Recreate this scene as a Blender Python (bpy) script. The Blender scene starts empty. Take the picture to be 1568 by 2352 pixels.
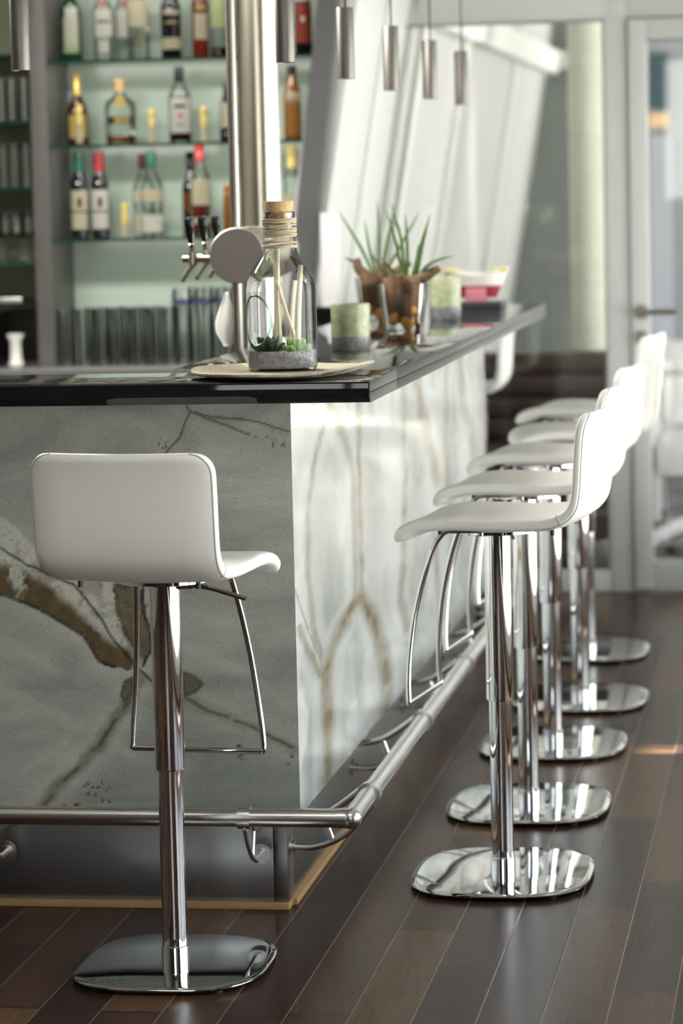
import bpy, bmesh, math, random
import numpy as np
from mathutils import Vector, Matrix, noise as mnoise
random.seed(7)
SC = bpy.context.scene
COL = SC.collection
PI = math.pi

# ------------------------------------------------------------------ materials
def new_mat(name):
    m = bpy.data.materials.new(name); m.use_nodes = True
    nt = m.node_tree
    return m, nt, nt.nodes['Principled BSDF']

def L(nt, a, b): nt.links.new(a, b)

def node(nt, kind, **kw):
    n = nt.nodes.new('ShaderNode' + kind)
    for k, v in kw.items(): setattr(n, k, v)
    return n

def math_node(nt, op, a, b=None):
    n = node(nt, 'Math', operation=op)
    for i, v in enumerate((a, b)):
        if v is None: continue
        if isinstance(v, (int, float)): n.inputs[i].default_value = v
        else: L(nt, v, n.inputs[i])
    return n.outputs[0]

def mix_col(nt, fac, a, b):
    n = node(nt, 'Mix', data_type='RGBA')
    if isinstance(fac, (int, float)): n.inputs[0].default_value = fac
    else: L(nt, fac, n.inputs[0])
    for i, v in ((6, a), (7, b)):
        if isinstance(v, tuple): n.inputs[i].default_value = (*v, 1)
        else: L(nt, v, n.inputs[i])
    return n.outputs[2]

def pmat(name, col, rough=.5, metal=0., bump=0., bscale=200., vary=0., vscale=8., coat=0., spec=.5, stretch=None):
    """principled surface with a little procedural colour variation and bump"""
    m, nt, p = new_mat(name)
    p.inputs['Roughness'].default_value = rough
    p.inputs['Metallic'].default_value = metal
    p.inputs['Coat Weight'].default_value = coat
    p.inputs['Specular IOR Level'].default_value = spec
    tc = node(nt, 'TexCoord'); src = tc.outputs['Object']
    if stretch:
        mp = node(nt, 'Mapping'); mp.inputs['Scale'].default_value = stretch
        L(nt, src, mp.inputs[0]); src = mp.outputs[0]
    nz = node(nt, 'TexNoise'); nz.inputs['Scale'].default_value = vscale; nz.inputs['Detail'].default_value = 4
    L(nt, src, nz.inputs['Vector'])
    lo = tuple(max(0, c * (1 - vary)) for c in col); hi = tuple(min(1, c * (1 + vary)) for c in col)
    L(nt, mix_col(nt, nz.outputs[0], lo, hi), p.inputs['Base Color'])
    if bump:
        nb = node(nt, 'TexNoise'); nb.inputs['Scale'].default_value = bscale; nb.inputs['Detail'].default_value = 3
        L(nt, src, nb.inputs['Vector'])
        b = node(nt, 'Bump'); b.inputs['Strength'].default_value = bump; b.inputs['Distance'].default_value = .002
        L(nt, nb.outputs[0], b.inputs['Height']); L(nt, b.outputs[0], p.inputs['Normal'])
    return m

def glass_mat(name, tint=(.96, .98, .97), edge=(.55, .66, .62), rough=.02, refl=1.0):
    """thin pane / blown glass: straight-through light plus a Fresnel mirror, greener where seen edge-on"""
    m = bpy.data.materials.new(name); m.use_nodes = True
    nt = m.node_tree; nt.nodes.clear()
    out = node(nt, 'OutputMaterial')
    lw = node(nt, 'LayerWeight'); lw.inputs[0].default_value = .35
    pw = math_node(nt, 'POWER', lw.outputs['Facing'], 4.0)
    tr = node(nt, 'BsdfTransparent'); L(nt, mix_col(nt, pw, tint, edge), tr.inputs[0])
    gl = node(nt, 'BsdfGlossy'); gl.inputs['Roughness'].default_value = rough
    fr = node(nt, 'Fresnel'); fr.inputs[0].default_value = 1.5
    ms = node(nt, 'MixShader'); L(nt, math_node(nt, 'MULTIPLY', fr.outputs[0], refl), ms.inputs[0])
    L(nt, tr.outputs[0], ms.inputs[1]); L(nt, gl.outputs[0], ms.inputs[2]); L(nt, ms.outputs[0], out.inputs[0])
    return m

M = {}
M['leather'] = pmat('white_leather', (.76, .76, .74), .46, bump=.12, bscale=900, vary=.02)
M['stitch'] = pmat('grey_stitching', (.33, .32, .30), .6)
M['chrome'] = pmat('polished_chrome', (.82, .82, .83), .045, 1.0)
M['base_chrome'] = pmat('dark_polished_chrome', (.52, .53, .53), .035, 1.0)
M['dark_chrome'] = pmat('dark_nickel', (.42, .40, .38), .18, 1.0)
M['rubber'] = pmat('black_rubber', (.03, .03, .03), .5)
M['steel'] = pmat('brushed_steel', (.68, .67, .66), .26, 1.0, bump=.05, bscale=60, vary=.05, stretch=(1, 1, 30))
M['plinth'] = pmat('plinth_steel', (.36, .36, .365), .30, 1.0, bump=.04, bscale=40, vary=.06, stretch=(1, 1, 25))
M['warmsteel'] = pmat('warm_steel', (.74, .70, .58), .22, 1.0)
M['satin'] = pmat('satin_nickel', (.33, .30, .275), .38, 1.0, bump=.05, bscale=300)
M['shade'] = pmat('bronze_grey_shade', (.20, .185, .17), .42, .75)
M['disc'] = pmat('brushed_disc', (.44, .40, .37), .45, 1.0, bump=.05, bscale=300)
M['black_stone'] = pmat('black_granite', (.008, .008, .008), .03, vary=.3, vscale=60, spec=.4)
M['steel_edge'] = pmat('steel_edging', (.12, .13, .13), .38, 1.0, vary=.08, vscale=30)
M['strip'] = pmat('oak_strip', (.36, .22, .10), .5, vary=.2, vscale=20)
M['white_paint'] = pmat('white_paint', (.78, .79, .77), .45)
M['frame_paint'] = pmat('grey_frame_paint', (.60, .62, .62), .38)
M['gasket'] = pmat('grey_gasket', (.28, .29, .28), .5)
M['ceil'] = pmat('ceiling_paint', (.50, .49, .46), .7)
M['room_wall'] = pmat('room_wall_paint', (.20, .185, .165), .7)
M['lean_wall'] = pmat('lean_wall_paint', (.57, .58, .575), .4)
M['jamb'] = pmat('jamb_grey', (.62, .65, .62), .4)
M['panel_grey'] = pmat('panel_grey', (.10, .10, .105), .65)
M['post_grey'] = pmat('post_grey', (.115, .108, .102), .45)
M['green_panel'] = pmat('painted_green_glass', (.50, .60, .515), .2, vary=.04, vscale=2)
M['dark_green'] = pmat('dark_green_glass', (.24, .27, .18), .15, vary=.15, vscale=3)
M['shelf_edge'] = pmat('green_glass_edge', (.012, .06, .04), .1)
M['counter_steel'] = pmat('worktop_steel', (.30, .30, .29), .3, .6)
M['black'] = pmat('black_plastic', (.012, .012, .013), .25)
M['black_gloss'] = pmat('glossy_black_knob', (.006, .006, .008), .22)
M['cork'] = pmat('cork', (.52, .35, .18), .85, bump=.5, bscale=160, vary=.45, vscale=140)
M['twine'] = pmat('twine', (.47, .40, .27), .9, bump=.6, bscale=500, vary=.25, vscale=300)
M['ivory_stick'] = pmat('ivory_stick', (.78, .72, .56), .6, vary=.08, vscale=20)
M['gravel'] = pmat('grey_gravel', (.46, .46, .48), .7, vary=.7, vscale=90)
M['succ_dark'] = pmat('dark_succulent', (.035, .085, .045), .45, vary=.35, vscale=40)
M['succ_light'] = pmat('light_succulent', (.24, .40, .12), .45, vary=.35, vscale=40)
M['blade'] = pmat('plant_leaf', (.07, .13, .035), .6, spec=.25, vary=.35, vscale=30)
M['bark'] = pmat('palm_bark', (.115, .064, .030), .8, bump=.8, bscale=60, vary=.6, vscale=40, stretch=(1, 1, .25))
M['bark_orange'] = pmat('orange_fibre', (.55, .26, .05), .7, vary=.4, vscale=60)
M['frosted'] = pmat('crackled_green_glass', (.34, .37, .23), .22, vary=.55, vscale=45, bump=.3, bscale=70)
M['frost_clear'] = pmat('sandy_glass_foot', (.20, .20, .20), .3, vary=.8, vscale=120)
M['white_glaze'] = pmat('white_glaze', (.80, .79, .75), .2)
M['boat_white'] = pmat('boat_white', (.80, .80, .76), .35)
M['boat_yellow'] = pmat('boat_yellow', (.66, .60, .28), .5)
M['boat_red'] = pmat('boat_red', (.33, .035, .05), .35)
M['boat_pink'] = pmat('boat_pink', (.62, .22, .27), .4)
M['slate'] = pmat('slate', (.05, .055, .065), .35)
M['sofa'] = pmat('brown_leather', (.052, .030, .024), .42, bump=.2, bscale=80, vary=.15)
M['concrete'] = pmat('pale_concrete', (.62, .64, .55), .75, vary=.08, vscale=6, bump=.2, bscale=30, stretch=(.3, .3, 3))
M['end_wall'] = pmat('end_wall_grey', (.26, .29, .28), .6)
M['paving'] = pmat('terrace_paving', (.52, .51, .50), .7, vary=.08)
M['facade'] = pmat('facade_render', (.20, .215, .23), .7)
M['facade_dark'] = pmat('facade_window', (.035, .06, .07), .08)
M['facade_tan'] = pmat('tan_panel', (.5, .34, .18), .6)
M['shutter'] = pmat('white_slats', (.30, .315, .35), .5)
M['outdoor_white'] = pmat('outdoor_white', (.85, .86, .88), .45)
M['cloth'] = pmat('white_cotton', (.82, .83, .80), .85, bump=.4, bscale=300)
M['glass'] = glass_mat('clear_glass')
M['jar_glass'] = glass_mat('jar_glass', (.99, .995, .99), (.86, .90, .87), .01, .9)
M['tumbler'] = glass_mat('tumbler_glass', (.975, .98, .98), (.93, .94, .945), .04, 2.2)
M['pane'] = glass_mat('window_pane', (.95, .965, .955), (.85, .9, .87), .0)
M['shelf_glass'] = glass_mat('shelf_glass', (.88, .95, .91), (.62, .80, .72), .02)
M['rim'] = glass_mat('green_glass_rim', (.55, .75, .68), (.55, .72, .66), .02, 4.0)
M['bulb'] = pmat('lamp_lens', (.8, .75, .6), .3)

def bottle_glass(name, tint, rough=.04, refl=.8): return glass_mat(name, tint, tuple(c * .86 for c in tint), rough, refl)
M['b_clear'] = bottle_glass('clear_bottle_glass', (.93, .95, .94))
M['b_green'] = pmat('dark_green_bottle', (.012, .05, .022), .08, coat=.5)
M['b_black'] = pmat('black_bottle', (.008, .008, .012), .08, coat=.5)
M['b_brown'] = pmat('brown_bottle', (.045, .018, .008), .08, coat=.5)
M['b_amber'] = pmat('amber_spirit', (.22, .075, .012), .12, coat=.5)
M['b_red'] = pmat('red_spirit', (.16, .018, .008), .12, coat=.5)
M['l_white'] = pmat('white_label', (.82, .80, .74), .6)
M['l_cream'] = pmat('cream_label', (.74, .68, .50), .6)
M['l_yellow'] = pmat('yellow_label', (.72, .56, .18), .6)
M['l_green'] = pmat('pale_green_label', (.58, .66, .36), .6)
M['l_orange'] = pmat('orange_label', (.52, .22, .04), .6)
M['l_red'] = pmat('red_label', (.50, .09, .05), .6)
M['l_dark'] = pmat('dark_label', (.04, .03, .02), .5)
M['l_dot'] = pmat('red_emblem', (.45, .05, .03), .6)
M['l_blue'] = pmat('blue_print', (.07, .07, .16), .5)
M['cap_red'] = pmat('red_cap', (.36, .02, .025), .35)
M['cap_green'] = pmat('green_cap', (.01, .10, .05), .35)
M['cap_maroon'] = pmat('maroon_cap', (.10, .012, .012), .35)
M['cap_gold'] = pmat('gold_cap', (.62, .42, .12), .35, .6)

# floor: dark hardwood planks running away from the camera
def floor_mat():
    m, nt, p = new_mat('dark_plank_floor'); p.inputs['Specular IOR Level'].default_value = .06
    tc = node(nt, 'TexCoord'); sp = node(nt, 'SeparateXYZ'); L(nt, tc.outputs['Object'], sp.inputs[0])
    W, LEN = .1195, .92
    fx = math_node(nt, 'DIVIDE', math_node(nt, 'ADD', sp.outputs[0], .995 + 20 * W), W)
    row = math_node(nt, 'FLOOR', fx); tx = math_node(nt, 'FRACT', fx)
    wn = node(nt, 'TexWhiteNoise', noise_dimensions='1D'); L(nt, row, wn.inputs['W'])
    fy = math_node(nt, 'ADD', math_node(nt, 'DIVIDE', sp.outputs[1], LEN), math_node(nt, 'MULTIPLY', wn.outputs[0], 7.3))
    idx = math_node(nt, 'FLOOR', fy); ty = math_node(nt, 'FRACT', fy)
    cb = node(nt, 'CombineXYZ'); L(nt, row, cb.inputs[0]); L(nt, idx, cb.inputs[1])
    w2 = node(nt, 'TexWhiteNoise', noise_dimensions='3D'); L(nt, cb.outputs[0], w2.inputs['Vector'])
    ramp = node(nt, 'ValToRGB'); cr = ramp.color_ramp
    cr.elements[0].position = 0; cr.elements[0].color = (.022, .0108, .0085, 1)
    cr.elements[1].position = 1; cr.elements[1].color = (.098, .053, .025, 1)
    for pos, c in ((.3, (.030, .0155, .0115)), (.55, (.049, .0245, .016)), (.8, (.068, .036, .020))):
        e = cr.elements.new(pos); e.color = (*c, 1)
    L(nt, w2.outputs[0], ramp.inputs[0])
    mp = node(nt, 'Mapping'); mp.inputs['Scale'].default_value = (1, .07, 1)
    ad = node(nt, 'VectorMath', operation='ADD'); L(nt, tc.outputs['Object'], ad.inputs[0]); L(nt, w2.outputs['Color'], ad.inputs[1])
    L(nt, ad.outputs[0], mp.inputs[0])
    gr = node(nt, 'TexNoise'); gr.inputs['Scale'].default_value = 75; gr.inputs['Detail'].default_value = 5; gr.inputs['Distortion'].default_value = .6
    L(nt, mp.outputs[0], gr.inputs['Vector'])
    bl = node(nt, 'TexNoise'); bl.inputs['Scale'].default_value = 9; L(nt, mp.outputs[0], bl.inputs['Vector'])
    g1 = node(nt, 'MapRange'); g1.inputs[3].default_value = .55; g1.inputs[4].default_value = 1.45; L(nt, gr.outputs[0], g1.inputs[0])
    g2 = node(nt, 'MapRange'); g2.inputs[3].default_value = .6; g2.inputs[4].default_value = 1.4; L(nt, bl.outputs[0], g2.inputs[0])
    k = math_node(nt, 'MULTIPLY', g1.outputs[0], g2.outputs[0])
    vm = node(nt, 'VectorMath', operation='SCALE'); L(nt, ramp.outputs[0], vm.inputs[0]); L(nt, k, vm.inputs['Scale'])
    ex = math_node(nt, 'MULTIPLY', math_node(nt, 'MINIMUM', tx, math_node(nt, 'SUBTRACT', 1.0, tx)), W)
    ey = math_node(nt, 'MULTIPLY', math_node(nt, 'MINIMUM', ty, math_node(nt, 'SUBTRACT', 1.0, ty)), LEN)
    sx = math_node(nt, 'LESS_THAN', ex, .0012); sy = math_node(nt, 'LESS_THAN', ey, .0032)
    c1 = mix_col(nt, sx, vm.outputs[0], (.16, .13, .115))
    c2 = mix_col(nt, sy, c1, (.008, .006, .005))
    L(nt, c2, p.inputs['Base Color'])
    rr = node(nt, 'MapRange'); rr.inputs[3].default_value = .17; rr.inputs[4].default_value = .31; L(nt, gr.outputs[0], rr.inputs[0])
    L(nt, rr.outputs[0], p.inputs['Roughness'])
    gap = math_node(nt, 'MULTIPLY', math_node(nt, 'MINIMUM', ex, .0025), 400.0)
    hh = math_node(nt, 'ADD', math_node(nt, 'MULTIPLY', gr.outputs[0], .35), gap)
    b = node(nt, 'Bump'); b.inputs['Strength'].default_value = .22; b.inputs['Distance'].default_value = .001
    L(nt, hh, b.inputs['Height']); L(nt, b.outputs[0], p.inputs['Normal'])
    return m
M['floor'] = floor_mat()

def stone_mat(name, c_lo, c_hi, pale, brown, rot, stretch, rough, spec):
    """veined quartzite; the vein map lives on the slab as a colour attribute (red ochre, green pale, blue dark)"""
    m, nt, p = new_mat(name)
    p.inputs['Roughness'].default_value = rough; p.inputs['Specular IOR Level'].default_value = spec
    tc = node(nt, 'TexCoord')
    mp = node(nt, 'Mapping'); mp.inputs['Rotation'].default_value = rot; mp.inputs['Scale'].default_value = stretch
    L(nt, tc.outputs['Object'], mp.inputs[0])
    n1 = node(nt, 'TexNoise'); n1.inputs['Scale'].default_value = 3.2; n1.inputs['Detail'].default_value = 6; n1.inputs['Distortion'].default_value = 1.2
    L(nt, mp.outputs[0], n1.inputs['Vector'])
    n2 = node(nt, 'TexNoise'); n2.inputs['Scale'].default_value = 420; n2.inputs['Detail'].default_value = 2
    L(nt, tc.outputs['Object'], n2.inputs['Vector'])
    n3 = node(nt, 'TexNoise'); n3.inputs['Scale'].default_value = 26; n3.inputs['Detail'].default_value = 6
    L(nt, tc.outputs['Object'], n3.inputs['Vector'])
    r1 = node(nt, 'MapRange'); r1.inputs[1].default_value = .32; r1.inputs[2].default_value = .68; L(nt, n1.outputs[0], r1.inputs[0])
    base = mix_col(nt, r1.outputs[0], c_lo, c_hi)
    at = node(nt, 'Attribute'); at.attribute_name = 'veins'
    sp = node(nt, 'SeparateColor'); L(nt, at.outputs['Color'], sp.inputs[0])
    r3 = node(nt, 'MapRange'); r3.inputs[1].default_value = .3; r3.inputs[2].default_value = .7; L(nt, n3.outputs[0], r3.inputs[0])
    ochre = mix_col(nt, r3.outputs[0], tuple(c * .55 for c in brown), brown)
    c1 = mix_col(nt, sp.outputs[1], base, pale)
    c2 = mix_col(nt, sp.outputs[0], c1, ochre)
    c3 = mix_col(nt, sp.outputs[2], c2, (.018, .014, .010))
    gs = node(nt, 'MapRange'); gs.inputs[1].default_value = .3; gs.inputs[2].default_value = .7; gs.inputs[3].default_value = .80; gs.inputs[4].default_value = 1.2
    L(nt, n2.outputs[0], gs.inputs[0])
    vm = node(nt, 'VectorMath', operation='SCALE'); L(nt, c3, vm.inputs[0]); L(nt, gs.outputs[0], vm.inputs['Scale'])
    L(nt, vm.outputs[0], p.inputs['Base Color'])
    return m
M['stone_front'] = stone_mat('grey_green_quartzite', (.27, .295, .272), (.43, .445, .40), (.66, .66, .58), (.155, .118, .060), (0, .6, 0), (1, 1, 2.6), .30, .35)
M['stone_side'] = stone_mat('pale_quartzite', (.34, .39, .385), (.60, .62, .585), (.70, .72, .71), (.30, .225, .105), (.1, 0, 0), (1, .55, .35), .16, .5)

# ------------------------------------------------------------------ mesh helpers
def finish(bm, name, mat, parent=None, loc=None, smooth=40, recalc=True):
    if recalc: bmesh.ops.recalc_face_normals(bm, faces=bm.faces)
    me = bpy.data.meshes.new(name); bm.to_mesh(me); bm.free()
    mats = mat if isinstance(mat, list) else [mat]
    for k in mats: me.materials.append(M[k])
    if smooth:
        me.polygons.foreach_set('use_smooth', [True] * len(me.polygons))
        if smooth < 180: me.set_sharp_from_angle(angle=math.radians(smooth))
    o = bpy.data.objects.new(name, me); COL.objects.link(o)
    if parent is not None: o.parent = parent
    if loc is not None: o.location = loc
    return o

def thing(name, label, cat, loc=(0, 0, 0), rz=0., group=None):
    o = bpy.data.objects.new(name, None); COL.objects.link(o)
    o.empty_display_size = .1; o.location = loc; o.rotation_euler = (0, 0, rz)
    return tag(o, label, cat, group)

def tag(o, label, cat, group=None, kind=None):
    o['label'] = label; o['category'] = cat
    if group: o['group'] = group
    if kind: o['kind'] = kind
    return o

def struct(o, label=None, cat=None):
    o['kind'] = 'structure'
    if label: o['label'] = label
    if cat: o['category'] = cat
    return o

def dup(root, name=None):
    r = root.copy(); COL.objects.link(r)
    for ch in root.children:
        c = ch.copy(); COL.objects.link(c); c.parent = r
        for g in ch.children:
            d = g.copy(); COL.objects.link(d); d.parent = c
    return r

def box(bm, lo, hi, bev=0., seg=2):
    vs = [bm.verts.new((x, y, z)) for x in (lo[0], hi[0]) for y in (lo[1], hi[1]) for z in (lo[2], hi[2])]
    F = [(0, 1, 3, 2), (4, 6, 7, 5), (0, 4, 5, 1), (2, 3, 7, 6), (0, 2, 6, 4), (1, 5, 7, 3)]
    fs = [bm.faces.new([vs[i] for i in f]) for f in F]
    if bev:
        es = list({e for f in fs for e in f.edges})
        bmesh.ops.bevel(bm, geom=es, offset=bev, segments=seg, affect='EDGES', profile=.6)
    return bm

def BX(lo, hi, bev=0.): return box(bmesh.new(), lo, hi, bev)

def prism(bm, quad_lo, quad_hi):
    """solid between two matching polygons"""
    a = [bm.verts.new(p) for p in quad_lo]; b = [bm.verts.new(p) for p in quad_hi]
    n = len(a)
    bm.faces.new(a[::-1]); bm.faces.new(b)
    for i in range(n): bm.faces.new([a[i], a[(i + 1) % n], b[(i + 1) % n], b[i]])
    return bm

def lathe(bm, prof, segs=32, c=(0, 0, 0), cap_lo=True, cap_hi=True, sx=1., sy=1.):
    rings = []
    for r, z in prof:
        rings.append([bm.verts.new((c[0] + sx * r * math.cos(2 * PI * i / segs), c[1] + sy * r * math.sin(2 * PI * i / segs), c[2] + z)) for i in range(segs)])
    for a, b in zip(rings, rings[1:]):
        for i in range(segs): bm.faces.new([a[i], a[(i + 1) % segs], b[(i + 1) % segs], b[i]])
    if cap_lo: bm.faces.new(rings[0][::-1])
    if cap_hi: bm.faces.new(rings[-1])
    return rings

def LT(prof, segs=32, **k):
    bm = bmesh.new(); lathe(bm, prof, segs, **k); return bm

def smooth_path(pts, n=8, closed=False):
    P = [Vector(p) for p in pts]; out = []
    m = len(P); rng = range(m if closed else m - 1)
    for i in rng:
        p0 = P[(i - 1) % m] if (closed or i > 0) else P[0]
        p1 = P[i]; p2 = P[(i + 1) % m]
        p3 = P[(i + 2) % m] if (closed or i < m - 2) else P[-1]
        for k in range(n):
            t = k / n
            out.append(.5 * ((2 * p1) + (-p0 + p2) * t + (2 * p0 - 5 * p1 + 4 * p2 - p3) * t * t + (-p0 + 3 * p1 - 3 * p2 + p3) * t ** 3))
    if not closed: out.append(P[-1])
    return out

def fillet(pts, r, n=6):
    """polyline with rounded corners"""
    P = [Vector(p) for p in pts]; out = [P[0]]
    for i in range(1, len(P) - 1):
        a, b, c = P[i - 1], P[i], P[i + 1]
        d1 = (a - b); d2 = (c - b); rr = min(r, d1.length * .45, d2.length * .45)
        s = b + d1.normalized() * rr; e = b + d2.normalized() * rr
        for k in range(n + 1):
            t = k / n
            out.append((1 - t) ** 2 * s + 2 * t * (1 - t) * b + t * t * e)
    out.append(P[-1]); return out

def tube(bm, pts, r, segs=12, closed=False, caps=True, flat=1.):
    P = [Vector(p) for p in pts]; n = len(P)
    rad = r if callable(r) else (lambda t: r)
    T = []
    for i in range(n):
        a = P[(i - 1) % n] if (closed or i > 0) else P[0]
        b = P[(i + 1) % n] if (closed or i < n - 1) else P[-1]
        T.append((b - a).normalized())
    up = Vector((0, 0, 1)) if abs(T[0].z) < .9 else Vector((1, 0, 0))
    u = (up - T[0] * up.dot(T[0])).normalized(); rings = []
    for i in range(n):
        u = (u - T[i] * u.dot(T[i])).normalized(); v = T[i].cross(u)
        rr = rad(i / max(1, n - 1))
        rings.append([bm.verts.new(P[i] + (u * math.cos(2 * PI * k / segs) + v * math.sin(2 * PI * k / segs) * flat) * rr) for k in range(segs)])
    m = n if closed else n - 1
    for i in range(m):
        a, b = rings[i], rings[(i + 1) % n]
        for k in range(segs): bm.faces.new([a[k], a[(k + 1) % segs], b[(k + 1) % segs], b[k]])
    if caps and not closed:
        bm.faces.new(rings[0][::-1]); bm.faces.new(rings[-1])
    return bm

def TB(pts, r, segs=12, **k): return tube(bmesh.new(), pts, r, segs, **k)

def cyl(bm, p0, p1, r, segs=24): return tube(bm, [p0, p1], r, segs)

# ------------------------------------------------------------------ setting
def S(name, bm, mat, **k): return struct(finish(bm, name, mat, **k))

XW = 1.05          # the glazed long side of the room
S('floor', BX((-5.5, -2.0, -.06), (XW + .12, 18.0, 0)), 'floor', smooth=0)
S('ceiling', BX((-5.5, -2.0, 2.75), (1.2, 18.0, 2.9)), 'ceil', smooth=0)
S('ceiling_terrace', BX((-5.5, 18.0, 2.75), (1.2, 22.3, 2.9)), 'ceil', smooth=0)
S('wall_left', BX((-5.6, -2.0, 0), (-5.5, 11.2, 2.75)), 'room_wall', smooth=0)
bm = bmesh.new(); RW = (-1.3, .9, 1.35, 2.6)
box(bm, (-5.5, -2.1, 0), (RW[0], -2.0, 2.75)); box(bm, (RW[1], -2.1, 0), (XW + .12, -2.0, 2.75)); box(bm, (RW[0], -2.1, 0), (RW[1], -2.0, RW[2])); box(bm, (RW[0], -2.1, RW[3]), (RW[1], -2.0, 2.75))
S('wall_rear', bm, 'room_wall', smooth=0)
rw = struct(finish(bmesh.new(), 'window_8', 'frame_paint'))  # unseen window added to light the bar front from behind the camera
bm = bmesh.new()
for xx in (RW[0], (RW[0] + RW[1]) / 2 - .035, RW[1] - .07): box(bm, (xx, -2.08, RW[2]), (xx + .07, -2.02, RW[3]))
for zz in (RW[2], RW[3] - .07): box(bm, (RW[0], -2.08, zz), (RW[1], -2.02, zz + .07))
finish(bm, 'window_frame', 'frame_paint', rw, smooth=0); finish(BX((RW[0], -2.055, RW[2]), (RW[1], -2.049, RW[3])), 'window_pane', 'pane', rw, smooth=0)
S('wall_back', BX((-5.5, 11.05, 0), (-1.98, 11.2, 2.75)), 'room_wall', smooth=0)

# glazed wall to the terrace on the window side (x = 2.6)
XW = 1.05
bm = bmesh.new()
box(bm, (XW, -2.0, 0), (XW + .12, 2.05, 2.75))
box(bm, (XW, 2.05, 2.62), (XW + .12, 11.5, 2.75)); box(bm, (XW, 2.05, 0), (XW + .12, 11.5, .10))
S('wall_right', bm, 'room_wall', smooth=0)
ys = [2.05, 3.6, 5.15, 6.7, 8.25, 9.8, 11.5]
for i in range(6):
    w = struct(finish(bmesh.new(), 'window_%d' % (i + 2), 'frame_paint'))
    bm = bmesh.new(); a, b = ys[i], ys[i + 1]
    box(bm, (XW, a, .10), (XW + .08, a + .07, 2.62)); box(bm, (XW, b - .07, .10), (XW + .08, b, 2.62))
    box(bm, (XW, a + .07, .10), (XW + .08, b - .07, .19)); box(bm, (XW, a + .07, 2.53), (XW + .08, b - .07, 2.62))
    finish(bm, 'window_frame', 'frame_paint', w, smooth=0)
    finish(BX((XW + .035, a + .07, .19), (XW + .041, b - .07, 2.53)), 'window_pane', 'pane', w, smooth=0)

# leaning white wall: x = c + k (z - 1.5), running away from the bar and on behind the glass
LK, LC = .168, -1.642
def lx(z): return LC + LK * (z - 1.5)
def lean_slab(y0, y1, t, z0=0., z1=2.75, off=0.):
    bm = bmesh.new()
    q = lambda y: [(lx(z0) - t + off, y, z0), (lx(z0) + off, y, z0), (lx(z1) + off, y, z1), (lx(z1) - t + off, y, z1)]
    return prism(bm, q(y0), q(y1))
S('wall_lean', lean_slab(10.26, 17.5, .12), 'lean_wall', smooth=0)
for i, yy in enumerate((11.95, 13.42, 15.6)):
    S('trim_%d' % (i + 1), lean_slab(yy - .05, yy + .05, .06, .0, 2.75, .022), 'white_paint', smooth=0)
S('trim_4', lean_slab(11.7, 17.4, .06, 2.17, 2.29, .075), 'white_paint', smooth=0)
S('trim_5', lean_slab(10.93, 11.46, .03, 0, 2.75, .008), 'jamb', smooth=0)

# glass partition facing the camera at y = 11.5
YF = 11.5
part = struct(finish(bmesh.new(), 'window_1', 'frame_paint'))
bm = bmesh.new()
def fbox(bm, x0, x1, z0, z1, y0=YF, y1=YF + .07, bev=.004): return box(bm, (x0, y0, z0), (x1, y1, z1), bev)
prism(bm, [(lx(0), YF, 0), (lx(0) + .03, YF, 0), (lx(2.75) + .03, YF, 2.75), (lx(2.75), YF, 2.75)], [(lx(0), YF + .07, 0), (lx(0) + .03, YF + .07, 0), (lx(2.75) + .03, YF + .07, 2.75), (lx(2.75), YF + .07, 2.75)])
fbox(bm, -1.50, -.785, 2.149, 2.75); fbox(bm, -.79, -.705, .0, 2.75); fbox(bm, -1.86, -.79, .0, .078)
fbox(bm, -.705, XW, 2.152, 2.75); fbox(bm, .16, XW, 0, .08); fbox(bm, .16, .26, .08, 2.152)
finish(bm, 'window_frame', 'frame_paint', part)
bm = bmesh.new()
box(bm, (-1.53, YF - .004, 2.140), (-.785, YF + .002, 2.150)); box(bm, (-.797, YF - .004, .078), (-.790, YF + .002, 2.15))
finish(bm, 'gasket', 'gasket', part, smooth=0)
bm = bmesh.new()
prism(bm, [(lx(.08) + .03, YF + .03, .08), (-.79, YF + .03, .08), (-.79, YF + .03, 2.149), (lx(2.149) + .03, YF + .03, 2.149)], [(lx(.08) + .03, YF + .036, .08), (-.79, YF + .036, .08), (-.79, YF + .036, 2.149), (lx(2.149) + .03, YF + .036, 2.149)])
finish(bm, 'window_pane', 'pane', part, smooth=0)
finish(BX((.26, YF + .03, .08), (XW, YF + .036, 2.152)), 'window_pane', 'pane', part, smooth=0)
door = struct(finish(bmesh.new(), 'door_1', 'frame_paint'))
bm = bmesh.new()
y0 = YF - .015
box(bm, (-.698, y0, .012), (-.63, YF + .055, 2.146), .006); box(bm, (.085, y0, .012), (.153, YF + .055, 2.146), .006)
box(bm, (-.63, y0, 2.070), (.085, YF + .055, 2.146), .004); box(bm, (-.63, y0, .012), (.085, YF + .055, .118), .004)
finish(bm, 'door_leaf', 'frame_paint', door)
bm = bmesh.new(); box(bm, (-.70, YF - .004, 2.146), (.153, YF + .01, 2.155)); box(bm, (-.706, YF - .003, .01), (-.698, YF + .01, 2.15)); box(bm, (-.63, y0 + .003, 2.062), (.085, YF + .02, 2.070))
finish(bm, 'gasket', 'gasket', door, smooth=0)
finish(BX((-.63, YF + .015, .118), (.085, YF + .024, 2.070)), 'door_pane', 'pane', door, smooth=0)
bm = bmesh.new(); cyl(bm, (-.665, y0 - .012, 1.06), (-.665, y0, 1.06), .027); cyl(bm, (-.665, y0 - .012, .965), (-.665, y0, .965), .025)
tube(bm, fillet([(-.665, y0, 1.06), (-.665, y0 - .055, 1.06), (-.53, y0 - .055, 1.06)], .018), .0105, 14)
finish(bm, 'door_handle', 'satin', door)

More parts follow.
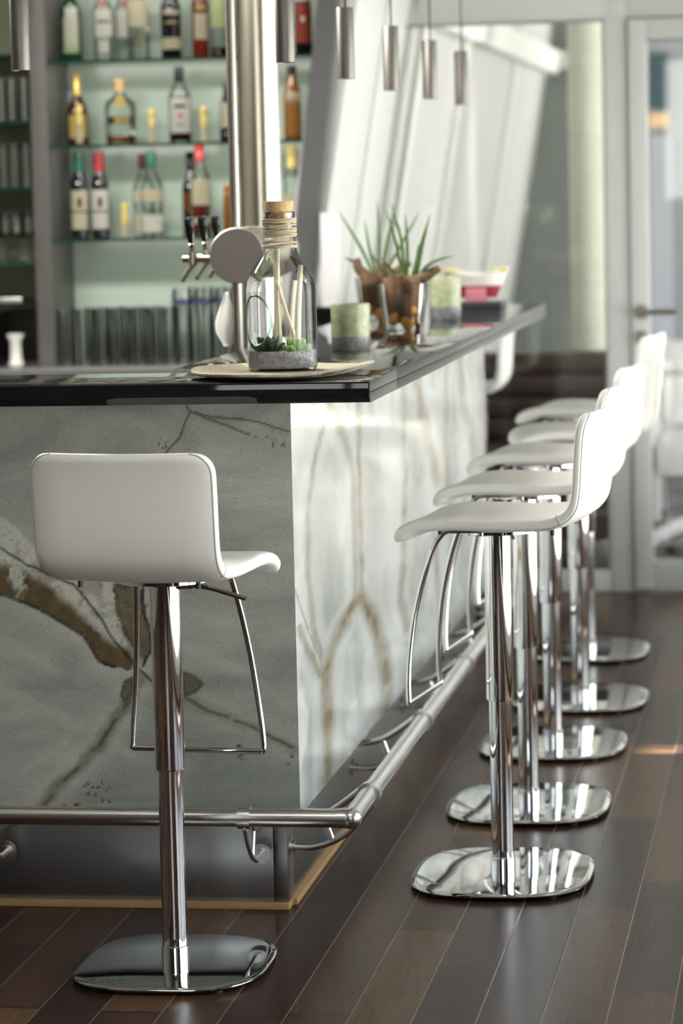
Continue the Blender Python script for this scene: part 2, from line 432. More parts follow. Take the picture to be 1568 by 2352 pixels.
# room behind the glass and the terrace
S('wall_end', BX((-2.3, 17.5, 0), (-.98, 17.7, 2.75)), 'end_wall', smooth=0)
bm = bmesh.new(); box(bm, (-1.75, 17.40, 2.2), (-.98, 17.5, 2.30)); S('trim_6', bm, 'white_paint', smooth=0)
S('ground', BX((-6, 18.0, -.10), (14, 30, -.02)), 'paving', smooth=0)
S('pavement', BX((XW + .12, -3, -.12), (14, 18.0, -.03)), 'paving', smooth=0)
S('pavement_rear', BX((-6, -12, -.12), (14, -3, -.03)), 'paving', smooth=0)
tag(finish(LT([(.088, 0), (.088, 2.75)], 40, c=(-1.0, 13.5, 0)), 'concrete_column', 'concrete'), 'round pale concrete column standing behind the glass partition', 'column')['kind'] = 'structure'

# canopy: unseen slab added to block the sun, slotted to leave a floor strip
bm = bmesh.new(); box(bm, (1.2, -3, 2.95), (4.75, 8.45, 3.05)); box(bm, (1.2, 8.72, 2.95), (4.75, 24, 3.05)); box(bm, (1.2, 8.45, 2.95), (3.62, 8.72, 3.05))
sun_mask = S('sun_mask_slab', bm, 'frame_paint', smooth=0)

S('wall_sky_block', BX((1.9, 13.2, -.02), (2.05, 17.0, 2.95)), 'facade', smooth=0)  # unseen wall added to block part of the sky beyond the partition
# sofa behind the glass
sofa = thing('leather_sofa', 'brown leather sofa with ribbed back seen through the glass partition', 'sofa', (-1.25, 12.9, 0))
bm = bmesh.new()
for i in range(5): box(bm, (-.50, .15, .36 + i * .094), (.45, .33, .36 + (i + 1) * .094 - .004), .022, 3)
finish(bm, 'backrest', 'sofa', sofa)
for i in range(2): finish(BX((-.44 + i * .42, -.55, .26), (-.03 + i * .42, .15, .45), .035), 'seat_cushion', 'sofa', sofa)
finish(BX((-.50, -.58, .10), (.45, .32, .26), .012), 'seat_base', 'sofa', sofa)
for xx in (-.48, .43):
    finish(TB(fillet([(xx, -.57, .02), (xx, -.57, .62), (xx, .28, .62), (xx, .28, .02)], .05), .016, 12), 'arm_frame', 'steel', sofa)
for xx in (-.50, .395): finish(BX((xx, -.52, .28), (xx + .055, .15, .60), .02), 'armrest', 'sofa', sofa)
bench = thing('low_table', 'low dark wooden table with pale edge in front of brown sofa behind glass', 'table', (-1.0, 12.05, 0))
finish(BX((-.35, -.16, .22), (.28, .16, .25), .006), 'table_top', 'sofa', bench)
for sx in (-.31, .24):
    for sy in (-.13, .13): finish(BX((sx - .015, sy - .015, 0), (sx + .015, sy + .015, .22)), 'leg', 'steel', bench, smooth=0)

# facade across the terrace, seen through the door
S('wall_facade', BX((-3.5, 22.0, -.02), (3.5, 22.3, 4.0)), 'facade', smooth=0)
bm = bmesh.new()
for i in range(53): box(bm, (-1.19, 21.93, -.02 + i * .036), (-1.03, 21.97, -.02 + i * .036 + .027))
tag(finish(bm, 'roller_shutter', 'shutter', smooth=0), 'pale slatted roller shutter on the facade seen through the door', 'shutter')
fw = thing('facade_window', 'dark upper window above the slatted shutter seen through the door', 'window', (-1.11, 21.95, 0))
finish(BX((-.08, -.02, 2.07), (.055, .02, 2.46)), 'pane', 'facade_dark', fw, smooth=0)
finish(BX((-.08, -.025, 1.94), (.055, .02, 2.04)), 'sill_panel', 'facade_tan', fw, smooth=0)
finish(BX((-.10, -.015, 2.60), (.055, .02, 2.76)), 'upper_pane', 'facade_dark', fw, smooth=0)

para = thing('parasol_base', 'white star shaped foot with dark pole on the terrace behind the door', 'parasol stand', (-.50, 12.75, 0))
bm = bmesh.new()
for k in range(4):
    a = k * PI / 2 + .5
    tube(bm, smooth_path([(0, 0, .10), (.13 * math.cos(a), .13 * math.sin(a), .10), (.30 * math.cos(a), .30 * math.sin(a), .03)], 5), lambda t: .05 - .022 * t, 10)
finish(bm, 'foot', 'outdoor_white', para)
finish(LT([(.017, .1), (.017, .78)], 16), 'pole', 'panel_grey', para)
finish(LT([(.30, .755), (.305, .765), (.305, .775), (.30, .785)], 40), 'table_top', 'outdoor_white', para)
ch = thing('terrace_lounge_chair', 'white cushioned lounge chair standing outside beyond the glass door', 'chair', (-.62, 14.2, 0))
finish(BX((-.13, -.25, .20), (.30, .28, .40), .03), 'seat_cushion', 'outdoor_white', ch)
finish(BX((-.13, .20, .40), (.30, .32, .80), .03), 'back_cushion', 'outdoor_white', ch)
for sx in (-.12, .28):
    for sy in (-.22, .28): finish(BX((sx - .015, sy - .015, 0), (sx + .015, sy + .015, .22)), 'leg', 'outdoor_white', ch, smooth=0)

# ------------------------------------------------------------------ the bar
def seg_dist(X, Z, pts, ax=1.):
    d = np.full(X.shape, 9.); 
    for (a0, b0), (a1, b1) in zip(pts, pts[1:]):
        a0 *= ax; a1 *= ax
        dx, dz = a1 - a0, b1 - b0
        t = np.clip(((X - a0) * dx + (Z - b0) * dz) / (dx * dx + dz * dz + 1e-12), 0, 1)
        d = np.minimum(d, np.hypot(X - a0 - t * dx, Z - b0 - t * dz))
    return d
def inside(X, Z, poly):
    r = np.zeros(X.shape, bool); n = len(poly)
    for i in range(n):
        (x0, z0), (x1, z1) = poly[i], poly[(i + 1) % n]
        c = ((z0 > Z) != (z1 > Z)) & (X < (x1 - x0) * (Z - z0) / (z1 - z0 + 1e-12) + x0)
        r ^= c
    return r
def fbm(X, Y, sc, seed, octv=4):
    rng = np.random.RandomState(seed); out = np.zeros(X.shape); amp = 1.; tot = 0
    for o in range(octv):
        g = rng.rand(64, 64); x = X * sc * 2 ** o; y = Y * sc * 2 ** o
        xi = np.floor(x).astype(int); yi = np.floor(y).astype(int); fx = x - xi; fy = y - yi
        fx = fx * fx * (3 - 2 * fx); fy = fy * fy * (3 - 2 * fy)
        G = lambda i, j: g[i % 64, j % 64]
        out += amp * ((G(xi, yi) * (1 - fx) + G(xi + 1, yi) * fx) * (1 - fy) + (G(xi, yi + 1) * (1 - fx) + G(xi + 1, yi + 1) * fx) * fy)
        tot += amp; amp *= .55
    return out / tot
SS = lambda a, b, x: np.clip((x - a) / (b - a), 0, 1) ** 2 * (3 - 2 * np.clip((x - a) / (b - a), 0, 1))

F_river = [(-1.737, .849), (-1.699, .821), (-1.667, .792), (-1.596, .75), (-1.502, .721), (-1.426, .707), (-1.414, .656), (-1.416, .581), (-1.441, .533), (-1.461, .524), (-1.489, .533), (-1.517, .538), (-1.54, .562), (-1.563, .599), (-1.638, .646), (-1.685, .67), (-1.743, .689), (-1.935, .723), (-1.928, .892)]
F_strip = [(-1.933, .76), (-1.741, .717), (-1.675, .689), (-1.6, .637), (-1.54, .576), (-1.484, .538)]
F_patch = [(-1.491, .707), (-1.422, .702), (-1.416, .656), (-1.418, .581), (-1.436, .538), (-1.455, .562), (-1.472, .618), (-1.493, .656)]
F_crack = [(-1.834, .817), (-1.739, .786), (-1.683, .75), (-1.654, .741), (-1.579, .707), (-1.533, .656), (-1.487, .58), (-1.451, .533), (-1.418, .501)]
F_edge = [(-1.935, .723), (-1.743, .689), (-1.685, .67), (-1.638, .646), (-1.563, .599), (-1.527, .543), (-1.494, .533)]
F_edge2 = [(-1.428, .707), (-1.428, .656), (-1.417, .618), (-1.416, .571), (-1.436, .533)]
F_br1 = [(-1.442, .505), (-1.467, .458), (-1.5, .415), (-1.533, .363), (-1.582, .314), (-1.632, .267), (-1.667, .219)]
F_br2 = [(-1.418, .501), (-1.343, .466), (-1.292, .435), (-1.217, .412), (-1.161, .384), (-1.104, .354)]
F_p2 = [(-1.345, .52), (-1.323, .513), (-1.304, .496), (-1.319, .477), (-1.343, .468)]
F_p3 = [(-1.473, .503), (-1.457, .51), (-1.459, .477), (-1.477, .458), (-1.483, .469)]
F_ck = [[(-1.323, 1.09), (-1.315, 1.078), (-1.256, 1.061), (-1.181, 1.055), (-1.104, 1.033)], [(-1.315, 1.078), (-1.339, 1.027), (-1.379, .979)], [(-1.315, 1.078), (-1.256, 1.052), (-1.191, 1.027)]]
F_halo = [(-1.334, .972), (-1.304, 1.018), (-1.238, 1.026), (-1.164, 1.012), (-1.104, 1.004)]
F_v3 = [[(-1.846, .504), (-1.692, .467), (-1.56, .391), (-1.466, .335)], [(-1.70, .30), (-1.55, .42), (-1.47, .50)], [(-1.40, .60), (-1.30, .56), (-1.18, .50), (-1.11, .44)], [(-1.9, .62), (-1.75, .60), (-1.62, .52)]]
F_dots = [(-1.135, 1.01, .03), (-1.165, 1.018, .02), (-1.375, 1.01, .018), (-1.42, .985, .02), (-1.22, .345, .02), (-1.235, .36, .015), (-1.12, .335, .02), (-1.545, .265, .04), (-1.53, .235, .03), (-1.60, .22, .03), (-1.40, .53, .012), (-1.745, .85, .02), (-1.40, .495, .012)]

def front_slab():
    dx = .0036; xs = np.arange(-2.05, -1.1 + 1e-6, dx); xs[-1] = -1.1; zs = np.arange(.212, 1.1061, dx)
    X, Z = np.meshgrid(xs, zs)
    nx = fbm(X, Z, 14, 1) - .5; nz = fbm(X, Z, 14, 2) - .5
    fx = fbm(X, Z, 60, 3) - .5; fz = fbm(X, Z, 60, 4) - .5
    W = .03 * nx + .008 * fx; V = .03 * nz + .008 * fz
    Xw, Zw = X + W, Z + V; Xs, Zs = X + .4 * W, Z + .4 * V
    blot = fbm(X + 3 * W, Z + 3 * V, 18, 5)
    river = inside(Xw, Zw, F_river)
    strip = SS(.045, .02, seg_dist(Xw, Zw, F_strip)) * river
    patch = inside(Xw, Zw, F_patch)
    brown = np.maximum.reduce([strip * SS(.38, .5, blot + .14), patch * .9 * SS(.25, .45, blot + .1), .8 * (inside(Xs, Zs, F_p2) | inside(Xs, Zs, F_p3)), .55 * SS(.02, .004, seg_dist(Xw, Zw, F_br1)), .35 * SS(.022, .003, seg_dist(Xw, Zw, F_br2)), .16 * SS(.03, .004, seg_dist(Xw, Zw, F_halo)), river * .45 * SS(.5, .62, blot)])
    for c in F_ck: brown = np.maximum(brown, .16 * SS(.02, .0, seg_dist(Xw, Zw, c)))
    pale = np.maximum.reduce([river * (.55 + .6 * (blot - .5)), .30 * SS(.06, .012, seg_dist(Xw, Zw, F_br1)), .26 * SS(.06, .008, seg_dist(Xw, Zw, F_br2)), .25 * SS(.05, .0, seg_dist(X, Z, F_edge)) * ~river] + [.17 * SS(.022, .0, seg_dist(Xw, Zw, c)) for c in F_v3])
    d1 = np.minimum.reduce([seg_dist(Xs, Zs, F_crack), seg_dist(Xs, Zs, F_edge2)])
    dark = .92 * SS(.0042, .0010, d1)
    dark = np.maximum(dark, .85 * SS(.006, .001, seg_dist(Xs, Zs, F_edge)))
    dark = np.maximum(dark, .6 * SS(.007, .001, seg_dist(Xw, Zw, F_patch + F_patch[:1])) * SS(.4, .52, fbm(X, Z, 30, 41)))
    dark = np.maximum(dark, .6 * SS(.005, .001, seg_dist(Xs, Zs, F_p2 + F_p2[:1]))); dark = np.maximum(dark, .6 * SS(.005, .001, seg_dist(Xs, Zs, F_p3 + F_p3[:1])))
    dark = np.maximum(dark, .6 * SS(.007, .001, seg_dist(Xs, Zs, F_br1)) * SS(.42, .55, blot + .08))
    dark = np.maximum(dark, .6 * SS(.006, .001, seg_dist(Xs, Zs, F_br2)) * SS(.42, .5, fbm(X, Z, 40, 8)))
    for c in F_ck: dark = np.maximum(dark, .75 * SS(.0034, .0008, seg_dist(Xs, Zs, c)))
    sp = fbm(X, Z, 130, 11, 3)
    for (a, b, r) in F_dots: dark = np.maximum(dark, .85 * SS(r, r * .4, np.hypot(X - a, Z - b)) * SS(.60, .68, sp))
    dark = np.maximum(dark, .5 * river * SS(.70, .78, sp)); dark = np.maximum(dark, .3 * SS(.80, .85, sp))
    rgb = np.clip(np.stack([brown, pale, dark], -1), 0, 1)
    return xs, zs, rgb

S_L = [([(6.911, 1.10), (6.671, .984), (6.542, .909), (6.477, .821), (6.449, .71), (6.526, .604), (6.643, .509)], .05, .35, .3), ([(6.634, .53), (6.665, .407), (6.675, .306), (6.673, .207)], .03, .3, .25),
       ([(6.75, 1.10), (7.016, .966), (7.124, .874), (7.154, .746), (7.149, .578)], .07, .42, .2), ([(7.29, 1.10), (7.227, .906), (7.23, .737), (7.251, .597), (7.273, .551)], .06, .5, .15),
       ([(7.204, .566), (6.986, .539), (6.767, .51), (6.698, .461), (6.696, .322), (6.661, .209)], .11, .75, 0), ([(7.246, .56), (7.437, .463), (7.578, .376), (7.613, .292), (7.592, .206)], .12, .6, 0),
       ([(6.356, .609), (6.488, .542), (6.614, .474)], .05, .5, .15), ([(8.049, 1.1), (8.053, .764), (7.992, .595), (7.918, .453), (8.035, .366)], .08, .4, .1),
       ([(8.30, 1.1), (8.424, .923), (8.573, .825), (8.733, .698)], .12, .55, .1), ([(9.30, 1.1), (9.456, .861), (9.638, .785), (9.697, .69)], .12, .5, .1), ([(9.0, 1.1), (8.95, .8), (9.05, .5), (8.9, .3)], .08, .3, 0), ([(8.6, .6), (8.7, .45), (8.75, .3)], .08, .35, 0)]
S_dk = [(6.302, .696), (6.362, .651), (6.438, .597), (6.561, .521)]

def side_slab():
    ysv = np.arange(6.297, 10.05 + 1e-6, .0105); zs = np.arange(.212, 1.1061, .0055)
    Y, Z = np.meshgrid(ysv, zs); A = .22; Ya = Y * A
    n1 = fbm(Ya, Z, 9, 21) - .5; n2 = fbm(Ya, Z, 9, 22) - .5; n3 = fbm(Ya, Z, 40, 23) - .5
    Yw = Ya + .02 * n1 + .006 * n3; Zw = Z + .05 * n2
    blot = fbm(Ya + .1 * n1, Z * .35, 22, 25)
    brown = .10 * SS(.5, .75, blot); dark = np.zeros(Y.shape); pale = .75 * SS(.45, .62, fbm(Ya + .08 * n2, Z * .3, 16, 27))
    for pts, w, b, d in S_L:
        q = [(p[0], p[1]) for p in pts]; D = seg_dist(Yw, Zw, q, A)
        brown = np.maximum(brown, min(1, b * 1.5) * SS(w * A * 1.3, 0, D) * (.5 + 1.0 * (fbm(Ya, Z, 34, 31) - .1)))
        if d: dark = np.maximum(dark, d * SS(.003, .0006, np.abs(D - w * A * .35)) * SS(.4, .55, fbm(Ya, Z, 12, 33)))
        pale = np.maximum(pale, .5 * SS(.02, .0, np.abs(D - w * A * 1.1 - .01)))
    dark = np.maximum(dark, .6 * SS(.0025, .0005, seg_dist(Ya + .003 * n3, Z, S_dk, A)))
    return ysv, zs, np.clip(np.stack([brown, pale, dark], -1), 0, 1)

def slab_obj(name, axis, us, zs, rgb, fixed, thick, mat, parent):
    # the vertical edge at the corner of the bar is mitred
    nu, nz = len(us), len(zs)
    U, Z = np.meshgrid(us, zs)
    C = np.full(U.size, fixed)
    V = np.stack([U.ravel(), C, Z.ravel()] if axis == 'x' else [C, U.ravel(), Z.ravel()], -1)
    i = np.arange(nz * nu).reshape(nz, nu)
    if axis == 'x': Fc = np.stack([i[:-1, :-1], i[:-1, 1:], i[1:, 1:], i[1:, :-1]], -1).reshape(-1, 4)
    else: Fc = np.stack([i[:-1, :-1], i[:-1, 1:], i[1:, 1:], i[1:, :-1]], -1).reshape(-1, 4)
    verts = V.tolist(); faces = Fc.tolist()
    # back of the slab and its four edges
    off = (0, thick, 0) if axis == 'x' else (-thick, 0, 0)
    per = list(i[0, :]) + list(i[1:, -1]) + list(i[-1, -2::-1]) + list(i[-2:0:-1, 0])
    base = len(verts)
    for k in per:
        p = [verts[k][q] + off[q] for q in range(3)]
        if axis == 'x' and abs(p[0] - us[-1]) < 1e-6: p[0] -= thick
        if axis == 'y' and abs(p[1] - us[0]) < 1e-6: p[1] += thick
        verts.append(p)
    n = len(per)
    for k in range(n): faces.append([int(per[k]), base + k, base + (k + 1) % n, int(per[(k + 1) % n])])
    faces.append([base + k for k in range(n)])
    me = bpy.data.meshes.new(name); me.from_pydata(verts, [], faces); me.update()
    at = me.color_attributes.new('veins', 'FLOAT_COLOR', 'POINT')
    col = np.ones((len(verts), 4), np.float32); col[:nu * nz, :3] = rgb.reshape(-1, 3); col[nu * nz:, :3] = col[per, :3]
    at.data.foreach_set('color', col.ravel())
    me.materials.append(M[mat])
    o = bpy.data.objects.new(name, me); COL.objects.link(o); o.parent = parent
    return o

bar = thing('stone_bar', 'stone clad bar body with dark grey-green front and pale marbled long flank', 'bar', (0, 0, 0))
slab_obj('front_slab', 'x', *front_slab(), 6.297, .03, 'stone_front', bar)['label'] = 'grey-green quartzite front slab with a brown vein'
slab_obj('flank_slab', 'y', *side_slab(), -1.100, .03, 'stone_side', bar)['label'] = 'pale polished quartzite flank with ochre streaks'
bm = bmesh.new(); box(bm, (-3.6, 6.30, .212), (-2.05, 6.33, 1.105)); finish(bm, 'far_front_slab', 'stone_front', bar, smooth=0)
bm = bmesh.new(); box(bm, (-3.6, 6.40, .02), (-1.16, 6.46, 1.10)); box(bm, (-1.20, 6.40, .02), (-1.145, 10.0, 1.10)); finish(bm, 'carcass', 'black', bar, smooth=0)
bm = bmesh.new(); box(bm, (-3.6, 6.338, .014), (-1.168, 6.36, .214), .001)
finish(bm, 'front_plinth', 'plinth', bar, smooth=30)
bm = bmesh.new(); box(bm, (-1.166, 6.334, .014), (-1.136, 6.40, .214), .0025); finish(bm, 'corner_post', 'plinth', bar, smooth=30)
bm = bmesh.new(); box(bm, (-1.16, 6.402, .014), (-1.14, 10.0, .214), .001); finish(bm, 'flank_plinth', 'plinth', bar, smooth=30)
bm = bmesh.new(); box(bm, (-3.6, 6.322, 0), (-1.134, 6.37, .014), .002); box(bm, (-1.17, 6.37, 0), (-1.124, 10.0, .014), .002); finish(bm, 'floor_strip', 'strip', bar, smooth=30)

counter = thing('bar_counter', 'glossy black counter top with steel edging on the stone clad bar', 'counter', (0, 0, 0))
finish(BX((-3.6, 6.097, 1.106), (-.9035, 6.497, 1.148), .0015), 'front_top', 'black_stone', counter, smooth=30)
finish(BX((-1.42, 6.498, 1.106), (-.9035, 10.13, 1.148), .0015), 'flank_top', 'black_stone', counter, smooth=30)
for a, b, nm in ((6.0965, 6.4968, 'corner_edging'), (6.499, 10.13, 'flank_edging')):
    bm = bmesh.new(); box(bm, (-.9035, a, 1.1275), (-.9005, b, 1.1483), .0006); box(bm, (-.9035, a, 1.1058), (-.9005, b, 1.1262), .0006); finish(bm, nm, 'steel_edge', counter, smooth=30)

farc = tag(finish(BX((-1.70, 10.14, 1.108), (-1.28, 10.6, 1.148), .0015), 'cross_counter', 'black_stone', smooth=30), 'black worktop closing the far end of the bar by the white wall', 'counter')
tag(finish(BX((-1.70, 10.22, 0), (-1.30, 10.58, 1.108)), 'cross_cabinet', 'panel_grey', smooth=0), 'grey cabinet carrying the black worktop at the far end of the bar', 'cabinet')

# foot rail
ZR, XR, YR, RR = .246, -.962, 6.112, .0198
rail = thing('foot_rail', 'brushed steel foot rail running round the corner of the bar', 'foot rail', (0, 0, 0))
finish(TB([(-3.6, YR, ZR), (XR - .028, YR, ZR)], RR, 32), 'front_tube', 'steel', rail)
finish(TB([(XR, YR + .028, ZR), (XR, 9.95, ZR)], RR, 32), 'flank_tube', 'steel', rail)
bm = bmesh.new()
bmesh.ops.create_uvsphere(bm, u_segments=32, v_segments=16, radius=RR + .003, matrix=Matrix.Translation((XR, YR, ZR)))
tube(bm, [(XR - .028, YR, ZR), (XR, YR, ZR)], RR + .0012, 32); tube(bm, [(XR, YR, ZR), (XR, YR + .028, ZR)], RR + .0012, 32)
finish(bm, 'elbow', 'steel', rail)
def bracket(ox, oy, rz):
    """local: wall face at u=0, rail axis at u=.18"""
    e = bpy.data.objects.new('bracket', None); COL.objects.link(e); e.parent = rail
    e.location = (ox, oy, 0); e.rotation_euler = (0, 0, rz)
    bm = bmesh.new(); cyl(bm, (0, 0, .13), (.007, 0, .13), .021, 28); cyl(bm, (.007, 0, .13), (.014, 0, .13), .012, 20); cyl(bm, (.007, 0, .118), (.010, 0, .118), .003, 10)
    finish(bm, 'wall_disc', 'steel', e)
    lo = smooth_path([(.012, 0, .128), (.05, 0, .128), (.10, 0, .143), (.145, 0, .175), (.185, 0, .224)], 6)
    hi = smooth_path([(.0, 0, .188), (.04, 0, .190), (.085, 0, .203), (.125, 0, .228), (.165, 0, .258)], 6)
    bm = bmesh.new(); tube(bm, lo, .0075, 10, flat=.55); tube(bm, hi, .0075, 10, flat=.55); tube(bm, [(.095, 0, .142), (.075, 0, .200)], .007, 10, flat=.55)
    finish(bm, 'arm', 'steel', e)
    bm = bmesh.new(); w = .013
    lathe(bm, [(RR + .0005, -w), (RR + .0058, -w), (RR + .0058, w), (RR + .0005, w)], 32, cap_lo=False, cap_hi=False)
    bmesh.ops.rotate(bm, verts=bm.verts, cent=(0, 0, 0), matrix=Matrix.Rotation(PI / 2, 3, 'X'))
    bmesh.ops.translate(bm, verts=bm.verts, vec=(.178, 0, ZR))
    cyl(bm, (.178, 0, ZR - RR - .009), (.178, 0, ZR - RR - .002), .006, 12)
    finish(bm, 'collar', 'steel', e)
for y in (6.37, 7.275, 8.18, 9.085): bracket(-1.14, y, 0)
for x in (-1.186, -1.745, -2.30): bracket(x, 6.338 - .044, -PI / 2)

# ------------------------------------------------------------------ bar stools
CL = [(.190, .771), (.181, .784), (.165, .797), (.140, .8065), (.105, .8115), (.06, .813), (.0, .8115), (-.06, .8105), (-.12, .8125), (-.155, .8165), (-.180, .825), (-.198, .838), (-.2085, .857), (-.2135, .885), (-.216, .92), (-.2185, .96), (-.222, 1.0), (-.228, 1.034), (-.2335, 1.052)]
SPLIT = .42
def seat_loft():
    path = smooth_path([(u, 0, z) for u, z in CL], 5)
    n = len(path); lens = [0]
    for a, b in zip(path, path[1:]): lens.append(lens[-1] + (b - a).length)
    tot = lens[-1]; rings = []; NS = 40
    for i, p in enumerate(path):
        T = (path[min(i + 1, n - 1)] - path[max(i - 1, 0)]).normalized()
        N = Vector((T.z, 0, -T.x))            # points up / towards the sitter
        s = lens[i]; e = tot - s
        hw = .185; rc0, rc1 = .028, .042
        if s < rc0: hw -= rc0 - math.sqrt(max(0, rc0 ** 2 - (rc0 - s) ** 2))
        if e < rc1: hw -= rc1 - math.sqrt(max(0, rc1 ** 2 - (rc1 - e) ** 2))
        th = .0168 if s < .38 else .0168 - .0038 * min(1, (s - .38) / .06)
        th *= min(1, .45 + s / .045) if s < .03 else 1
        if e < .016: th *= max(.25, math.sqrt(max(0, 1 - ((.016 - e) / .016) ** 2)))
        if s < .010: th *= max(.35, math.sqrt(max(0, 1 - ((.010 - s) / .010) ** 2)))
        ring = []
        back = max(0., min(1., (s - .36) / .10))
        for k in range(NS):
            a = 2 * PI * k / NS
            ca, sa = math.cos(a), math.sin(a)
            v = hw * math.copysign(abs(ca) ** .24, ca); w = th * math.copysign(abs(sa) ** .52, sa)
            q = 1 - (v / .185) ** 2
            P = p + N * w
            P += N * (-.006 * q * (1 - back))                 # slight dish in the seat
            P.x -= .012 * q * back                            # back is hollow in plan
            P.z -= .004 * q * max(0, 1 - e / .05)
            ring.append((P.x, v, P.z))
        rings.append((s / tot, ring))
    return rings
def seat_parts(parent):
    rings = seat_loft()
    i0 = next(i for i, (t, r) in enumerate(rings) if t > .605)
    R = np.array([r for _, r in rings]); n0, n1 = R.shape[:2]
    du = np.roll(R, -1, 1) - np.roll(R, 1, 1); ds = np.concatenate([R[1:2] - R[:1], R[2:] - R[:-2], R[-1:] - R[-2:-1]], 0)
    NV = np.cross(ds, du); NV /= np.linalg.norm(NV, axis=2, keepdims=True) + 1e-12
    cen = R.mean(1, keepdims=True); sgn = np.sign((NV * (R - cen)).sum((1, 2))); NV *= sgn[:, None, None]
    for nm, rr, c0, c1 in (('seat', rings[:i0 + 1], True, False), ('backrest', rings[i0:], False, True)):
        bm = bmesh.new(); R = [[bm.verts.new(p) for p in r] for _, r in rr]; n = len(R[0])
        for a, b in zip(R, R[1:]):
            for k in range(n): bm.faces.new([a[k], a[(k + 1) % n], b[(k + 1) % n], b[k]])
        if c0: bm.faces.new(R[0][::-1])
        if c1: bm.faces.new(R[-1])
        o = finish(bm, nm, 'leather', parent, smooth=180)
        nv = NV[:i0 + 1] if nm == 'seat' else NV[i0:]
        o.data.normals_split_custom_set_from_vertices([tuple(v) for v in nv.reshape(-1, 3)])
    # seams: along both edges of the back and across the bend
    NS = 40
    for k in (37, 23):
        pts = [Vector(r[k]) for t, r in rings if t > .56]
        finish(TB(pts, .0014, 6), 'seam', 'stitch', parent)
    for k0, k1 in ((36, 44), (16, 24)):
        r = rings[i0][1]; pts = [Vector(r[k % NS]) for k in range(k0, k1 + 1)]
        finish(TB(pts, .0011, 6), 'cross_seam', 'stitch', parent)

def superellipse(a, b, n, N=96):
    out = []
    for k in range(N):
        t = 2 * PI * k / N; c, s = math.cos(t), math.sin(t)
        out.append((a * math.copysign(abs(c) ** (2 / n), c), b * math.copysign(abs(s) ** (2 / n), s)))
    return out
def make_stool(label, loc, seat_rot, bx, by, group):
    st = thing('bar_stool', label, 'bar stool', loc, seat_rot, group)
    seat_parts(st)
    # base plate keeps square to the floor boards while the seat swivels
    bm = bmesh.new(); rings = []
    for sc, z in ((.955, .0065), (.99, .0068), (1.0, .0095), (1.0, .0115), (.985, .0135), (.93, .0150), (.4, .0165), (.12, .0168)):
        rr = []
        for x, y in superellipse(bx, by, 3.0):
            x, y = x * sc, y * sc
            ca, sa = math.cos(-seat_rot), math.sin(-seat_rot)
            rr.append(bm.verts.new((x * ca - y * sa, x * sa + y * ca, z)))
        rings.append(rr)
    for a, b in zip(rings, rings[1:]):
        for k in range(96): bm.faces.new([a[k], a[(k + 1) % 96], b[(k + 1) % 96], b[k]])
    bm.faces.new(rings[0][::-1]); bm.faces.new(rings[-1])
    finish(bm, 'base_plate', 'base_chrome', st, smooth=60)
    for sx in (-1, 1):
        for sy in (-1, 1):
            ca, sa = math.cos(-seat_rot), math.sin(-seat_rot); x, y = sx * bx * .62, sy * by * .80
            finish(LT([(.011, 0), (.011, .0075)], 14, c=(x * ca - y * sa, x * sa + y * ca, 0)), 'glide', 'rubber', st)
    finish(LT([(.0275, .0165), (.0275, .045), (.0252, .0465), (.0252, .42)], 40), 'lower_tube', 'chrome', st)
    finish(LT([(.0255, .400), (.0300, .4015), (.0305, .405), (.0305, .776)], 40), 'upper_tube', 'chrome', st)
    finish(LT([(.088, .776), (.092, .778), (.092, .784), (.080, .793)], 40), 'mounting_plate', 'chrome', st)
    # footrest: bent rod under the front of the seat
    R = .0062; half = [(.015, .092, .788), (.098, .098, .7885), (.118, .103, .755), (.140, .112, .690), (.160, .122, .605), (.171, .131, .52), (.174, .138, .455), (.172, .1415, .411)]
    up = smooth_path(fillet(half[:3], .018, 4)[:-1] + half[2:], 3)
    pts = up[:-1] + fillet([up[-2], (.172, .1415, .409), (.165, .0, .409)], .022, 6)[1:-1]
    pts = [Vector(p) for p in pts]; mir = [Vector((p.x, -p.y, p.z)) for p in reversed(pts)]
    finish(TB(pts + mir, R, 12), 'footrest', 'chrome', st)
    bm = bmesh.new(); cyl(bm, (-.004, -.030, .769), (-.004, -.060, .770), .008, 14)
    tube(bm, fillet([(-.004, -.05, .770), (-.002, -.09, .766), (.002, -.166, .744)], .03, 4), .0048, 12)
    finish(bm, 'lever', 'dark_chrome', st)
    for sx, sy in ((-.15, .12), (-.15, -.12), (.10, .12), (.10, -.12)): finish(cyl(bmesh.new(), (sx, sy, .783), (sx, sy, .797), .005, 12), 'stud', 'rubber', st)
    return st
G = 'white bar stools'
# local +x is the way the sitter faces
make_stool('white bar stool seen from behind at the dark front of the bar', (-1.278, 5.83, 0), PI / 2 - math.radians(7), .193, .225, G)
rowlab = ['stool closest to the camera in the row along the pale flank', 'stool second from the camera in the row along the pale flank',
          'stool standing third of five along the pale marbled flank', 'stool standing fourth along the flank, its back before the door frame', 'stool farthest of the five along the flank, by the glass partition']
rots = [173, 174, 173, 190, 172]
for lab, (x, y), a in zip(rowlab, ((-.708, 6.67), (-.722, 7.44), (-.733, 8.27), (-.716, 9.02), (-.765, 9.97)), rots):
    make_stool('white bar ' + lab if not lab.startswith('white') else lab, (x, y, 0), math.radians(a), .201, .252, G)
make_stool('white bar stool standing alone past the far end of the counter', (-1.345, 10.98, 0), PI, .2, .2, G)

